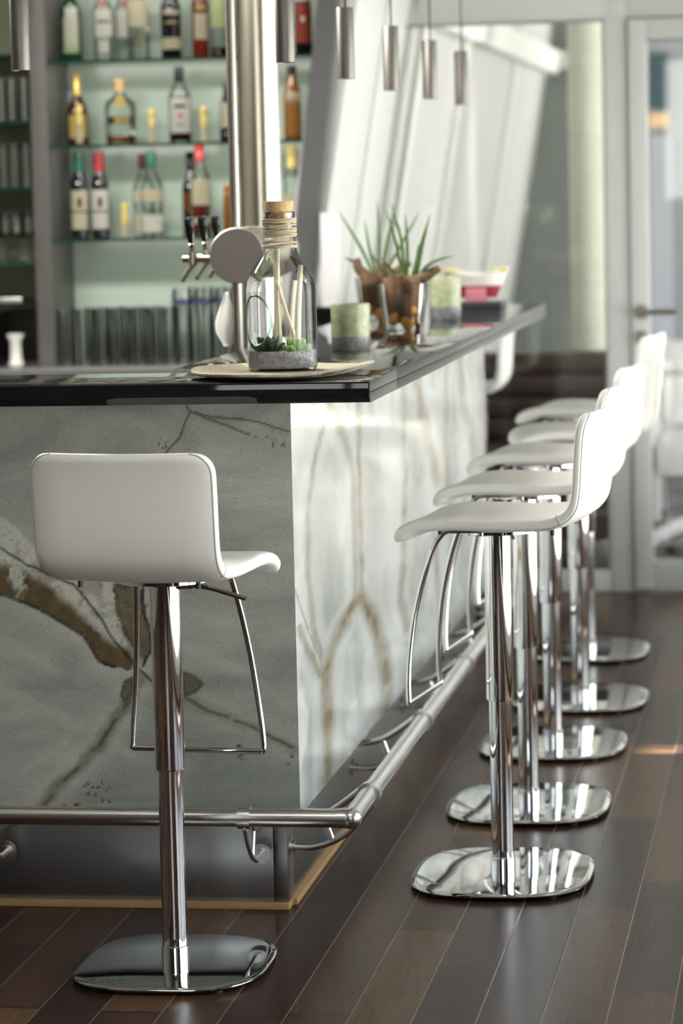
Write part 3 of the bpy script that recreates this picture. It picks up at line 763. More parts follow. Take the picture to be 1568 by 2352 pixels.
# ------------------------------------------------------------------ things on the counter
ZC = 1.148
def placemat():
    bm = bmesh.new(); NR, NA = 84, 160; cx, cy = -1.128, 6.375; rx, ry = .192, .262
    def hgt(r, a):
        e = max(0., (r - .6) / .4) ** 2
        w = .5 + .5 * math.sin(3 * a + 1.1)
        right = max(0, math.cos(a + .25)) ** 4; front = max(0, math.cos(a + PI / 2)) ** 3; left = max(0, math.cos(a - PI)) ** 6
        return .0022 + e * (.004 + .004 * w + .016 * right + .003 * front + .008 * left) + .0008 * math.cos(round(r * NR) * PI)
    top, bot = [], []
    for i in range(NR + 1):
        r = i / NR; t, b = [], []
        for k in range(NA):
            a = 2 * PI * k / NA; h = hgt(r, a)
            wob = 1 + (.008 * math.sin(9 * a) + .006 * math.sin(23 * a)) * r
            p = (cx + rx * r * wob * math.cos(a), cy + ry * r * wob * math.sin(a))
            t.append(bm.verts.new((*p, ZC + h + .0028))); b.append(bm.verts.new((*p, ZC + h - .0010)))
        top.append(t); bot.append(b)
    for i in range(NR):
        for k in range(NA):
            kk = (k + 1) % NA
            if i == 0: continue
            bm.faces.new([top[i][k], top[i + 1][k], top[i + 1][kk], top[i][kk]]); bm.faces.new([bot[i][k], bot[i][kk], bot[i + 1][kk], bot[i + 1][k]])
    bm.faces.new(top[1]); bm.faces.new(bot[1][::-1])
    for k in range(NA): bm.faces.new([top[NR][k], bot[NR][k], bot[NR][(k + 1) % NA], top[NR][(k + 1) % NA]])
    for i in (0,):
        bmesh.ops.delete(bm, geom=[v for v in top[0] + bot[0]], context='VERTS')
    return bm
M['mat_weave'] = pmat('woven_straw', (.41, .37, .28), .85, bump=.8, bscale=350, vary=.35, vscale=220)
tag(finish(placemat(), 'placemat', 'mat_weave', smooth=60), 'round woven beige placemat lying at the corner of the black counter', 'placemat')

BX0, BY0, BZ0 = -1.141, 6.45, ZC + .0062
RB = .0755
jar = thing('terrarium_bottle', 'large clear glass bottle with cork stopper and twine neck on the woven placemat', 'bottle', (BX0, BY0, BZ0), 0)
prof = [(.0, .004), (.05, .003), (.068, .0), (.0735, .004), (RB, .012), (RB, .06), (RB, .12), (RB, .166), (.0745, .180), (.0715, .194), (.066, .207), (.057, .221), (.047, .235), (.0395, .248), (.0355, .260), (.0338, .272), (.0335, .30), (.0335, .334), (.0345, .337), (.0325, .338), (.0305, .335), (.0305, .30)]
def jar_mesh():
    dense = [];
    for (r0, z0), (r1, z1) in zip(prof, prof[1:]):
        m = max(1, int(abs(z1 - z0) / .006))
        for k in range(m): dense.append((r0 + (r1 - r0) * k / m, z0 + (z1 - z0) * k / m))
    dense.append(prof[-1])
    bm = bmesh.new(); N = 128
    rings = lathe(bm, [(max(r, .0005), z) for r, z in dense], N, cap_lo=False, cap_hi=False)
    # oval planting hole, facing the front and a little to one side
    kill = []
    for f in bm.faces:
        c = f.calc_center_median()
        if .02 < c.z < .19:
            a = math.atan2(c.y, c.x); da = (a - HA + PI) % (2 * PI) - PI
            if (da * RB / .0415) ** 2 + ((c.z - HZ) / .0535) ** 2 < 1: kill.append(f)
    bmesh.ops.delete(bm, geom=kill, context='FACES')
    return bm
HA, HZ = math.radians(-90 - 39), .108
jg = finish(jar_mesh(), 'bottle_glass', 'jar_glass', jar, smooth=60)
ringp = []
for k in range(72):
    t = 2 * PI * k / 72; a = HA + .0415 * math.cos(t) / RB; ringp.append(((RB - .0005) * math.cos(a), (RB - .0005) * math.sin(a), HZ + .0535 * math.sin(t)))
finish(TB(ringp, .0022, 10, closed=True), 'hole_rim', 'rim', jar)
finish(LT([(.0262, .312), (.0285, .325), (.0318, .358), (.0312, .3605)], 32), 'cork_stopper', 'cork', jar)['label'] = 'tapered cork stopper'
bm = bmesh.new()
coils = [(.262, .0362), (.2655, .0366), (.2735, .0352), (.287, .0350), (.2905, .0356), (.2945, .0350), (.2985, .0356), (.3025, .0350), (.3105, .0350), (.3145, .0358), (.3185, .0352), (.3225, .0358)]
for z, r in coils:
    a0 = random.random() * 6; pts = [(r * math.cos(t), r * math.sin(t), z + .0014 * math.sin(t + a0) + .0005 * math.sin(5 * t)) for t in [2 * PI * k / 48 for k in range(48)]]
    tube(bm, pts, .0021, 8, closed=True)
finish(bm, 'twine', 'twine', jar)
# what lies inside the bottle
def gravel_mesh(R, h, n, size, cx=0, cy=0):
    bm = bmesh.new()
    lathe(bm, [(R * .2, .0), (R, .001), (R, h - .004), (R * .6, h - .002), (.001, h - .001)], 40, c=(cx, cy, 0), cap_hi=False)
    for i in range(n):
        if i % 3:  # against the glass
            a = random.random() * 2 * PI; r = R - size * .3; z = random.uniform(.003, h)
        else:
            a = random.random() * 2 * PI; r = R * math.sqrt(random.random()) - size * .3; z = h - random.random() * .003
        s = size * random.uniform(.6, 1.2)
        mt = Matrix.Translation((cx + r * math.cos(a), cy + r * math.sin(a), z)) @ Matrix.Rotation(random.random() * 6, 4, Vector((random.random() - .5, random.random() - .5, random.random())).normalized()) @ Matrix.Diagonal((s, s * .75, s * .6, 1))
        bmesh.ops.create_icosphere(bm, subdivisions=1, radius=1, matrix=mt)
    return bm
gv = finish(gravel_mesh(.0710, .036, 1300, .0038), 'gravel', 'gravel', smooth=0); gv.location = (BX0, BY0, BZ0 + .0045)
tag(gv, 'layer of grey gravel in the bottom of the large glass bottle', 'gravel', kind='stuff')
sticks = [((-.014, .010, .030), (-.010, .0, .262), 'ivory stick rising into the bottle neck, thinner of the two tall ones'), ((-.001, -.012, .03), (-.004, -.004, .262), 'tallest ivory stick leaning in the neck of the glass bottle'),
          ((.040, .004, .03), (-.006, -.010, .19), 'ivory stick crossing the others diagonally inside the glass bottle'), ((.036, -.016, .03), (.046, -.012, .224), 'thick short ivory stick on the far side from the oval hole'), ((.016, .03, .03), (.026, .03, .19), 'short ivory stick standing behind the others in the bottle')]
for a, b, lab in sticks:
    th = .0066 if 'thick' in lab else .0052; a = Vector(a); b = Vector(b); mid = (a + b) / 2 + Vector((random.uniform(-.004, .004), 0, 0))
    o = finish(TB(smooth_path([a, mid, b], 6), lambda t: th * (1.05 - .2 * t), 12), 'driftwood_stick', 'ivory_stick'); o.location = (BX0, BY0, BZ0)
    tag(o, lab, 'stick', 'ivory sticks in the glass bottle')
def succulent(n_rings, size, thick, spread):
    bm = bmesh.new()
    for j in range(n_rings):
        cnt = 7 + 2 * j; el = math.radians(80 - 62 * j / max(1, n_rings - 1)) * spread
        for k in range(cnt):
            a = 2 * PI * (k + .5 * (j % 2)) / cnt + random.uniform(-.12, .12); ln = size * (.62 + .38 * j / n_rings) * random.uniform(.85, 1.1)
            d = Vector((math.cos(a) * math.cos(el), math.sin(a) * math.cos(el), math.sin(el)))
            p = [d * .1 * ln, d * .45 * ln + Vector((0, 0, .02 * ln)), d * .8 * ln + Vector((0, 0, .10 * ln)), d * ln + Vector((0, 0, .2 * ln))]
            tube(bm, smooth_path(p, 4), lambda t: thick * (.55 + 1.2 * t) * (1 - t ** 3) + .0004, 8)
    return bm
for nm, at, par, mt, lab in (('succulent_plant', (-.028, -.025, .040), (3, .046, .0046, 1.), 'succ_dark', 'dark green pointed succulent on gravel inside the bottle, by the hole'), ('succulent_plant', (.034, -.02, .040), (3, .040, .0062, .95), 'succ_light', 'light green succulent on gravel inside the glass bottle')):
    o = finish(succulent(*par), nm, mt, smooth=180); o.location = (BX0 + at[0], BY0 + at[1], BZ0 + at[2] - .002); tag(o, lab, 'plant', 'succulents in the glass bottle')

def candle_glass(x, y, r, h, label):
    t = thing('candle_holder', label, 'candle holder', (x, y, ZC), 0, 'mottled glass candle holders')
    finish(LT([(r * .96, .0), (r, .004), (r, h * .30)], 48, cap_hi=True), 'gravel_foot', 'frost_clear', t)
    finish(LT([(r, h * .30), (r, h * .7), (r * 1.01, h - .002), (r * .985, h), (r * .955, h - .003), (r * .94, h * .35)], 48, cap_lo=False), 'glass_cup', 'frosted', t)
candle_glass(-1.127, 7.33, .0475, .113, 'mottled green glass candle holder behind the glass bottle')
candle_glass(-1.105, 9.05, .0475, .124, 'mottled green glass candle holder beside the potted plant, near the toy boat')

def pot_plant(x, y, label, group, blades, sc=1.0, glass=True):
    t = thing('potted_plant', label, 'potted plant', (x, y, ZC), 0, group)
    if glass:
        bm = bmesh.new(); rings = []
        for w, z in ((.048, .0), (.050, .004), (.0645, .129), (.0625, .129), (.0495, .021), (.0, .020)):
            rings.append([bm.verts.new((px, py, z)) for px, py in (superellipse(max(w, .001) * sc, max(w, .001) * sc, 7, 48))])
        for a, b in zip(rings, rings[1:]):
            for k in range(48): bm.faces.new([a[k], a[(k + 1) % 48], b[(k + 1) % 48], b[k]])
        bm.faces.new(rings[0][::-1])
        finish(bm, 'glass_vase', 'jar_glass', t, smooth=50)
    bm = bmesh.new(); N = 40; rings = []
    for i in range(15):
        f = i / 14; z = (.022 + f * .125) * sc; rr = []
        for k in range(N):
            a = 2 * PI * k / N; r = (.043 + .012 * f) * sc * (1 + .05 * math.sin(5 * a + 9 * f) + .03 * math.sin(11 * a))
            zz = z + (f ** 3) * (.010 * math.sin(3 * a + 1) + .006 * math.sin(8 * a)) * sc
            rr.append(bm.verts.new((r * math.cos(a), r * math.sin(a), zz)))
        rings.append(rr)
    for a, b in zip(rings, rings[1:]):
        for k in range(N): bm.faces.new([a[k], a[(k + 1) % N], b[(k + 1) % N], b[k]])
    bm.faces.new(rings[0][::-1]); bm.faces.new(rings[-1])
    finish(bm, 'bark_wrap', 'bark', t, smooth=60)
    bm = bmesh.new()
    tube(bm, smooth_path([(.035, -.01, .135), (.06, -.015, .145), (.085, -.01, .162), (.098, 0, .17)], 5), lambda q: (.017 - .006 * q) * sc, 12, flat=.5)
    finish(bm, 'bark_curl', 'bark', t, smooth=60); bm = bmesh.new()
    tube(bm, smooth_path([(-.035, 0, .135), (-.055, 0, .155), (-.062, .005, .185)], 5), lambda q: (.02 - .008 * q) * sc, 12, flat=.45)
    finish(bm, 'bark_curl', 'bark', t, smooth=60)
    bm = bmesh.new()
    for a0 in (-2.2, -1.2, -.6, .6):
        bmesh.ops.create_icosphere(bm, subdivisions=2, radius=1, matrix=Matrix.Translation((.041 * sc * math.cos(a0), .041 * sc * math.sin(a0), (.042 + .02 * math.sin(7 * a0)) * sc)) @ Matrix.Rotation(a0, 4, 'Z') @ Matrix.Diagonal((.006, .019, .022 + .008 * math.sin(3 * a0), 1)))
    finish(bm, 'orange_fibre', 'bark_orange', t, smooth=180)
    for b in blades:
        pts = smooth_path([Vector(p) for p in b], 6); n = len(pts); bm = bmesh.new()
        prev = None; wd = .0042 * sc
        for i, p in enumerate(pts):
            q = i / (n - 1); w = wd * (.75 + .9 * q * (1 - q) * 2) * (1 - q ** 4) + .0003
            T = (pts[min(i + 1, n - 1)] - pts[max(i - 1, 0)]).normalized()
            Sd = T.cross(Vector((.25, 1, 0))).normalized(); Nn = Sd.cross(T).normalized()
            row = [bm.verts.new(p - Sd * w + Nn * w * .4), bm.verts.new(p - Nn * w * .15), bm.verts.new(p + Sd * w + Nn * w * .4), bm.verts.new(p - Nn * (w * .15 + .0008))]
            if prev:
                for k in range(4): bm.faces.new([prev[k], prev[(k + 1) % 4], row[(k + 1) % 4], row[k]])
            else: bm.faces.new(row[::-1])
            prev = row
        bm.faces.new(prev)
        finish(bm, 'leaf', 'blade', t, smooth=60)
    return t
PX, PY = -1.131, 8.33
def B(*pts): return [(p[0] - PX, p[1], p[2] - ZC) for p in pts]
bl1 = [B((-1.118, 0, 1.27), (-1.141, .0, 1.339), (-1.151, -.01, 1.399), (-1.176, -.01, 1.484)), B((-1.13, 0, 1.27), (-1.136, .01, 1.387), (-1.163, .02, 1.497)), B((-1.114, 0, 1.27), (-1.086, -.01, 1.362), (-1.05, -.02, 1.468)),
       B((-1.10, 0, 1.27), (-1.079, .02, 1.385), (-1.064, .03, 1.44)), B((-1.094, 0, 1.27), (-1.057, -.02, 1.330), (-.984, -.03, 1.352)), B((-1.10, 0, 1.268), (-1.069, -.02, 1.32), (-1.022, -.03, 1.346)), B((-1.124, 0, 1.27), (-1.122, .02, 1.363), (-1.126, .03, 1.47)),
       B((-1.135, 0, 1.27), (-1.16, 0, 1.31), (-1.19, -.02, 1.35)), B((-1.14, 0, 1.27), (-1.175, -.01, 1.30), (-1.215, -.02, 1.36)), B((-1.105, 0, 1.27), (-1.092, -.01, 1.34), (-1.085, -.015, 1.385))]
pot_plant(PX, PY, 'spiky green plant in brown bark inside a square glass vase on the counter', 'potted plants on the counter', bl1)
bl2 = [[(-.01, 0, .13), (-.05, 0, .22), (-.115, 0, .33)], [(0, 0, .13), (-.02, 0, .2), (-.035, 0, .30)], [(.01, 0, .13), (.03, 0, .23), (.06, 0, .35)], [(.02, 0, .13), (.07, 0, .22), (.13, 0, .32)], [(-.02, 0, .13), (-.06, 0, .17), (-.10, 0, .19)], [(.0, .01, .13), (.005, .02, .22), (.0, .03, .36)]]
pot_plant(-1.300, 9.0, 'second spiky plant in bark, half hidden behind the first one', 'potted plants on the counter', bl2, .95)

# toy boat on a slate at the far end
tag(finish(BX((-1.20, 9.90, ZC), (-1.025, 10.08, ZC + .016), .002), 'slate_board', 'slate', smooth=30), 'dark slate board under the toy boat at the far counter end', 'board')
boat = thing('toy_boat', 'white toy boat with red keel on a dark slate board', 'toy boat', (-1.115, 9.98, ZC + .016))
def hull(z0, z1, w0, w1, l0, l1, sheer):
    bm = bmesh.new(); NL = 24; rows = []
    for j in range(5):
        f = j / 4; row = []
        for s in (1, -1):
            rng = range(NL + 1) if s == 1 else range(NL - 1, 0, -1)
            for i in rng:
                t = -1 + 2 * i / NL; ln = l0 + (l1 - l0) * f; w = (w0 + (w1 - w0) * f) * (1 - abs(t) ** 2.6)
                z = z0 + (z1 - z0) * f + sheer * f * t * t
                row.append(bm.verts.new((t * ln, s * w, z)))
        rows.append(row)
    n = len(rows[0])
    for a, b in zip(rows, rows[1:]):
        for k in range(n): bm.faces.new([a[k], a[(k + 1) % n], b[(k + 1) % n], b[k]])
    bm.faces.new(rows[0][::-1])
    bm.faces.new(rows[-1]); return bm
finish(hull(.052, .086, .036, .05, .085, .112, .028), 'hull', 'boat_white', boat)
finish(hull(.012, .052, .02, .036, .068, .085, .0), 'keel', 'boat_red', boat)
for sx in (-.08, .08): finish(BX((sx - .026, -.026, .094), (sx + .026, .026, .112), .004), 'thwart', 'boat_yellow', boat)
finish(BX((-.03, -.042, .0), (.035, .042, .045), .004), 'cradle', 'boat_pink', boat)

# beer tap behind the counter
pole = tag(finish(LT([(.0125, 0), (.0125, 2.75)], 32, c=(-1.432, 7.47, 0)), 'steel_post', 'satin'), 'slim floor to ceiling steel post passing the beer tap drum', 'post'); pole['kind'] = 'structure'
tap = thing('beer_tap', 'beer tap with a round steel drum and black handles behind the counter', 'beer tap', (-1.408, 7.35, 1.382))
bm = bmesh.new(); lathe(bm, [(.0665, .012), (.0685, .016), (.0685, .52), (.064, .535), (.05, .545)], 56, cap_lo=False)
bmesh.ops.rotate(bm, verts=bm.verts, cent=(0, 0, 0), matrix=Matrix.Rotation(-PI / 2, 3, 'X')); finish(bm, 'drum', 'warmsteel', tap)
bm = bmesh.new(); lathe(bm, [(.0665, .0), (.0685, .002), (.0685, .014)], 64, cap_hi=False)
bmesh.ops.rotate(bm, verts=bm.verts, cent=(0, 0, 0), matrix=Matrix.Rotation(-PI / 2, 3, 'X')); finish(bm, 'face_disc', 'disc', tap)
bm = bmesh.new(); lathe(bm, [(.020, -.30), (.020, -.06)], 24, c=(.0, .36, 0)); finish(bm, 'support', 'steel', tap)
for dy in (.10, .27, .44):
    e = bpy.data.objects.new('faucet', None); COL.objects.link(e); e.parent = tap; e.location = (-.06, dy, -.008)
    bm = bmesh.new(); cyl(bm, (.0, 0, 0), (-.095, 0, 0), .0085, 16); cyl(bm, (-.07, 0, -.012), (-.07, 0, .016), .012, 16); finish(bm, 'faucet_body', 'warmsteel', e)
    finish(TB([(-.062, 0, -.005), (-.082, 0, -.028), (-.099, 0, -.055)], .0062, 14), 'spout', 'warmsteel', e)
    finish(LT([(.007, .012), (.0062, .03), (.009, .036), (.006, .04)], 16, c=(-.072, 0, 0)), 'stem', 'chrome', e)
    bm = LT([(.007, .038), (.0085, .048), (.0125, .078), (.0135, .092), (.0115, .101), (.005, .105)], 20, c=(0, 0, 0))
    bmesh.ops.rotate(bm, verts=bm.verts, cent=(0, 0, .04), matrix=Matrix.Rotation(-.08, 3, 'Y')); bmesh.ops.translate(bm, verts=bm.verts, vec=(-.073, 0, 0)); finish(bm, 'handle', 'black_gloss', e)
# cloth hanging by the post
def cloth():
    bm = bmesh.new(); nu, nv = 10, 16; g = []
    for j in range(nv + 1):
        f = j / nv; wd = .006 + .052 * min(1, f / .55) * (1 if f < .72 else max(.25, 1 - (f - .72) / .37)); row = []
        for i in range(nu + 1): q = i / nu - .5; row.append(bm.verts.new((q * wd - .01 * (f > .6) * 0, .008 * math.sin(6 * q + 3 * f), -.135 * f)))
        g.append(row)
    for a, b in zip(g, g[1:]):
        for i in range(nu): bm.faces.new([a[i], a[i + 1], b[i + 1], b[i]])
    bmesh.ops.solidify(bm, geom=bm.faces[:], thickness=.003)
    return bm
o = finish(cloth(), 'bar_towel', 'cloth', smooth=180); o.location = (-1.460, 7.474, 1.290); tag(o, 'white cloth hanging against the slim steel post below the tap', 'cloth')
colm = tag(finish(LT([(.061, 0), (.061, 2.75)], 48, c=(-1.627, 8.9, 0)), 'round_column', 'warmsteel'), 'round polished steel column behind the beer tap', 'column'); colm['kind'] = 'structure'

# ------------------------------------------------------------------ back bar
XB0, XB1, YB0, YB1 = -2.66, -1.70, 10.45, 10.76
back = thing('back_bar_unit', 'green backed bottle shelf unit with grey frame behind the bar', 'shelf unit', (0, 0, 0))
bm = bmesh.new(); gq = lambda y: [(XB0, y, .951), (-1.695 + .122 * (.951 - 1.5) - .03, y, .951), (-1.695 + .122 * 1.25 - .03, y, 2.75), (XB0, y, 2.75)]
prism(bm, gq(YB1), gq(YB1 + .025)); finish(bm, 'back_panel', 'green_panel', back, smooth=0)
finish(BX((-2.722, YB0, .951), (XB0, YB1 + .03, 2.75), .003), 'side_post', 'post_grey', back, smooth=30)
bm = bmesh.new(); pk = .122
g0 = lambda z, o: (-1.695 + pk * (z - 1.5) + o)
prism(bm, [(g0(.951, -.045), 10.2, .951), (g0(.951, .028), 10.2, .951), (g0(2.75, .028), 10.2, 2.75), (g0(2.75, -.045), 10.2, 2.75)], [(g0(.951, -.045), 10.79, .951), (g0(.951, .028), 10.79, .951), (g0(2.75, .028), 10.79, 2.75), (g0(2.75, -.045), 10.79, 2.75)])
finish(bm, 'leaning_panel', 'panel_grey', back, smooth=0)['label'] = 'grey leaning end panel'
SH = [2.008, 1.716, 1.388]
for z in SH:
    xr = g0(z, -.046)
    sh = finish(BX((XB0, YB0 + .004, z - .009), (xr, YB1, z)), 'shelf', 'shelf_glass', back, smooth=0)
    finish(BX((XB0, YB0, z - .009), (xr, YB0 + .004, z)), 'shelf_edge', 'shelf_edge', sh, smooth=0)
left = thing('glass_shelf_unit', 'dark green backed shelf unit holding stemmed glasses beside the bottle shelves', 'shelf unit', (0, 0, 0))
finish(BX((-4.2, 11.0, .95), (-2.722, 11.03, 2.75)), 'back_panel', 'dark_green', left, smooth=0)
SL = [2.05, 1.812, 1.575, 1.302]
for z in SL:
    sh = finish(BX((-4.2, 10.72, z - .010), (-2.722, 11.0, z)), 'shelf', 'shelf_glass', left, smooth=0)
    finish(BX((-4.2, 10.715, z - .010), (-2.722, 10.72, z)), 'shelf_edge', 'shelf_edge', sh, smooth=0)
finish(BX((-4.2, 10.62, 1.142), (-2.722, 11.0, 1.165)), 'lower_shelf', 'black', left, smooth=0)
bc = thing('back_counter', 'grey steel worktop on dark fridges under the bottle shelves', 'counter', (0, 0, 0))
finish(BX((-4.4, 10.22, .922), (-1.87, 10.76, .950), .002), 'worktop', 'counter_steel', bc, smooth=30)
for i in range(4):
    d = finish(BX((-4.52 + i * .62, 10.26, .10), (-3.92 + i * .62, 10.74, .92), .003), 'fridge_cabinet', 'panel_grey', bc, smooth=30)
    finish(BX((-4.48 + i * .62, 10.252, .18), (-3.96 + i * .62, 10.26, .88)), 'fridge_door', 'facade_dark', d, smooth=0)

# bottles -------------------------------------------------------------------
def bottle(x, z, r, h, glass, label, cap, style='round', labels=(), capm='l_dark', liquid=None, neck=.011, caph=.035, sh=.62, y=10.6):
    t = thing('bottle', label, 'bottle', (x, y, z), 0, 'bottles on the back bar shelves')
    hs = h * sh
    if style == 'wine': pr = [(r * .8, 0), (r, .004), (r, hs), (r * .93, hs + .018), (r * .6, hs + .045), (neck * 1.1, hs + .065), (neck, h - .02), (neck * 1.15, h - .015), (neck * 1.15, h - .004), (neck, h - .003)]
    elif style == 'decanter': pr = [(r * .86, 0), (r * .9, .005), (r * .98, hs * .5), (r, hs * .85), (r * .9, hs), (r * .55, hs + .012), (neck * 1.2, hs + .025), (neck, h - .03), (neck * 1.3, h - .022), (neck * 1.3, h - .018)]
    else: pr = [(r * .9, 0), (r, .005), (r, hs - .02), (r * .95, hs), (r * .72, hs + .018), (neck * 1.4, hs + .04), (neck, hs + .055), (neck, h - .012), (neck * 1.1, h - .008)]
    finish(LT(pr, 28), 'bottle_glass', glass, t, smooth=50)
    if liquid: finish(LT([(r * .84, .006), (r * .90, .010), (r * .90, liquid[1] * h)], 24), 'spirit', liquid[0], t, smooth=50)
    if cap: finish(LT([(neck * 1.28, h - caph), (neck * 1.3, h - caph + .004), (neck * 1.3, h - .002), (neck * 1.1, h)], 20), 'cap', capm, t, smooth=50)
    for (m, f0, f1, ang, off) in labels:
        bm = bmesh.new(); n = 14; rr = r * (1.0 if style != 'decanter' else .99) + .0012; a0 = -PI / 2 + off; rows = []
        for zz in (f0 * h, f1 * h): rows.append([bm.verts.new((rr * math.cos(a0 + ang * (k / n - .5) * 2), rr * math.sin(a0 + ang * (k / n - .5) * 2), zz)) for k in range(n + 1)])
        for k in range(n): bm.faces.new([rows[0][k], rows[0][k + 1], rows[1][k + 1], rows[1][k]])
        bmesh.ops.solidify(bm, geom=bm.faces[:], thickness=.0006)
        finish(bm, 'label', m, t, smooth=60)
    return t
def dot(t, r, z, s, m, off=.25):
    bm = bmesh.new(); a = -PI / 2 + off; bmesh.ops.create_uvsphere(bm, u_segments=14, v_segments=8, radius=1, matrix=Matrix.Translation(((r + .001) * math.cos(a), (r + .001) * math.sin(a), z)) @ Matrix.Rotation(a, 4, 'Z') @ Matrix.Diagonal((.0012, s * .8, s, 1)))
    finish(bm, 'emblem', m, t, smooth=180)
z1, z2, z3 = SH[0] + .0005, SH[1] + .0005, SH[2] + .0005
OFF = .24
b = bottle(-2.604, z1, .038, .31, 'b_green', 'dark green bottle with a tall pale label on the top shelf', 1, labels=[('l_green', .10, .50, .75, OFF), ('l_white', .18, .62, .6, OFF + .05)], capm='cap_green')
b = bottle(-2.487, z1, .036, .30, 'b_clear', 'clear spirit bottle with white label and red emblem on the top shelf', 1, labels=[('l_white', .28, .60, .9, OFF), ('l_dark', .44, .475, .7, OFF), ('l_white', .10, .24, .5, OFF)], capm='cap_red'); dot(b, .037, .20, .011, 'l_dot'); 
b = bottle(-2.430, z1, .034, .30, 'b_clear', 'clear bottle with white label half hidden behind the red emblem bottle', 1, labels=[('l_white', .28, .60, .9, OFF)], capm='cap_red', y=10.68); dot(b, .035, .20, .011, 'l_dot')
b = bottle(-2.360, z1, .040, .29, 'b_clear', 'clear bottle with broad cream label on the top shelf', 1, labels=[('l_cream', .40, .72, 1., OFF)], capm='l_cream'); dot(b, .041, .065, .007, 'l_orange')
b = bottle(-2.243, z1, .036, .31, 'b_black', 'black bottle with a cream band near its foot on the top shelf', 1, labels=[('l_cream', .11, .24, 1.1, OFF), ('l_cream', .50, .55, .8, OFF), ('l_cap' if 0 else 'l_yellow', .40, .42, .6, OFF)], capm='black')
b = bottle(-2.138, z1, .030, .30, 'b_red', 'red-brown spirit bottle with yellow and white label on the top shelf', 1, labels=[('l_cream', .22, .52, .8, OFF), ('l_dark', .54, .64, 1., OFF), ('l_yellow', .56, .62, .6, OFF)], capm='l_dark', sh=.7)
b = bottle(-2.072, z1, .032, .31, 'b_clear', 'bottle with pale green label next to the steel post on the top shelf', 1, labels=[('l_green', .34, .66, 1., OFF), ('l_white', .68, .74, .9, OFF)], capm='black', liquid=('b_brown', .12), sh=.72)
b = bottle(-1.773, z1, .031, .30, 'b_black', 'dark bottle with red label on the top shelf beyond the round column', 1, labels=[('l_red', .14, .60, .9, .15), ('l_white', .62, .68, .8, .15)], capm='l_orange'); dot(b, .032, .125, .010, 'l_cream', .15)
b = bottle(-2.590, z2, .039, .255, 'b_brown', 'dark squat bottle with gold neck and yellow label on the middle shelf', 1, labels=[('l_yellow', .10, .42, .85, OFF)], capm='cap_gold', sh=.52, neck=.012, caph=.085)
bottle(-2.565, z2, .012, .14, 'b_clear', 'small slim bottle with yellow top before the squat dark bottle', 1, labels=[('l_cream', .05, .45, 1.2, OFF)], capm='l_yellow', neck=.009, sh=.5, caph=.07, y=10.52)
b = bottle(-2.435, z2, .057, .230, 'b_clear', 'wide clear decanter with cork and gold label on the middle shelf', 1, 'decanter', [('l_dark', .31, .42, .95, OFF), ('cap_gold', .32, .41, .5, OFF + .1), ('l_yellow', .55, .72, .28, OFF)], 'cork', ('b_amber', .13), .015, .045, .66)
bottle(-2.322, z2, .0125, .122, 'b_clear', 'slim yellow topped miniature between decanter and white label whiskey', 1, labels=[('l_cream', .03, .5, 1.2, OFF)], capm='l_yellow', neck=.0095, sh=.5, caph=.07)
b = bottle(-2.220, z2, .040, .268, 'b_clear', 'whiskey bottle with black cap and white label on the middle shelf', 1, labels=[('l_white', .13, .58, 1.0, OFF), ('l_dark', .455, .50, .52, OFF), ('l_dark', .22, .235, .4, OFF)], capm='black', liquid=('b_brown', .60), sh=.64, neck=.013, caph=.055); dot(b, .041, .095, .008, 'l_dot')
bottle(-2.136, z2, .0125, .126, 'b_clear', 'slim yellow topped miniature nearest the steel post on the middle shelf', 1, labels=[('l_cream', .03, .45, 1.2, OFF)], capm='l_yellow', neck=.0095, sh=.5, caph=.07)
b = bottle(-2.050, z2, .028, .205, 'b_black', 'dark bottle with cream label partly behind the steel post', 1, labels=[('l_cream', .24, .66, 1., OFF)], capm='black')
b = bottle(-1.818, z2, .031, .258, 'b_amber', 'amber bottle with orange label on the middle shelf beyond the column', 1, labels=[('l_orange', .06, .55, .8, .1), ('l_cream', .50, .64, .9, .3)], capm='black', sh=.68, neck=.013)
b = bottle(-1.745, z2, .016, .085, 'b_black', 'short black jar beside the orange label bottle', 1, capm='black', sh=.7)
for xx, lab, cp, lm in ((-2.592, 'dark wine bottle with green capsule and cream labels on the lowest shelf', 'cap_green', 'l_cream'), (-2.518, 'dark wine bottle with red capsule and white labels on the lowest shelf', 'cap_red', 'l_white')):
    bottle(xx, z3, .0325, .305, 'b_black', lab, 1, 'wine', [(lm, .32, .56, 1.05, OFF), (lm, .11, .30, 1.05, OFF), ('l_dark', .36, .47, .22, OFF)], cp, caph=.075, neck=.014, sh=.60)
bottle(-2.429, z3, .0125, .122, 'b_clear', 'slim yellow topped miniature on the lowest shelf', 1, labels=[('l_cream', .03, .4, 1.2, OFF)], capm='l_yellow', neck=.0095, sh=.5, caph=.075)
bottle(-2.372, z3, .039, .295, 'b_clear', 'clear bottle with maroon cap and two cream labels on the lowest shelf', 1, labels=[('l_cream', .42, .55, 1.05, OFF), ('l_cream', .06, .26, 1.05, OFF)], capm='cap_maroon', neck=.013, caph=.055, y=10.66)
bottle(-2.318, z3, .040, .302, 'b_clear', 'clear bottle with green cap and two cream labels on the lowest shelf', 1, labels=[('l_cream', .42, .55, 1.05, OFF), ('l_white', .06, .26, 1.05, OFF)], capm='cap_green', neck=.013, caph=.060, y=10.545)
bottle(-2.197, z3, .031, .297, 'b_black', 'dark slender bottle with brown label behind the tap handles', 1, 'wine', [('b_amber', .30, .52, 1., OFF)], 'black', caph=.06, neck=.012, sh=.55, y=10.64)
b = bottle(-2.142, z3, .035, .322, 'b_clear', 'clear bottle with red cap and cream label above the tap handles', 1, labels=[('l_cream', .34, .62, 1., OFF), ('l_cream', .14, .20, 1., OFF)], capm='cap_red', liquid=('b_red', .34), sh=.66, neck=.012, caph=.06, y=10.54)
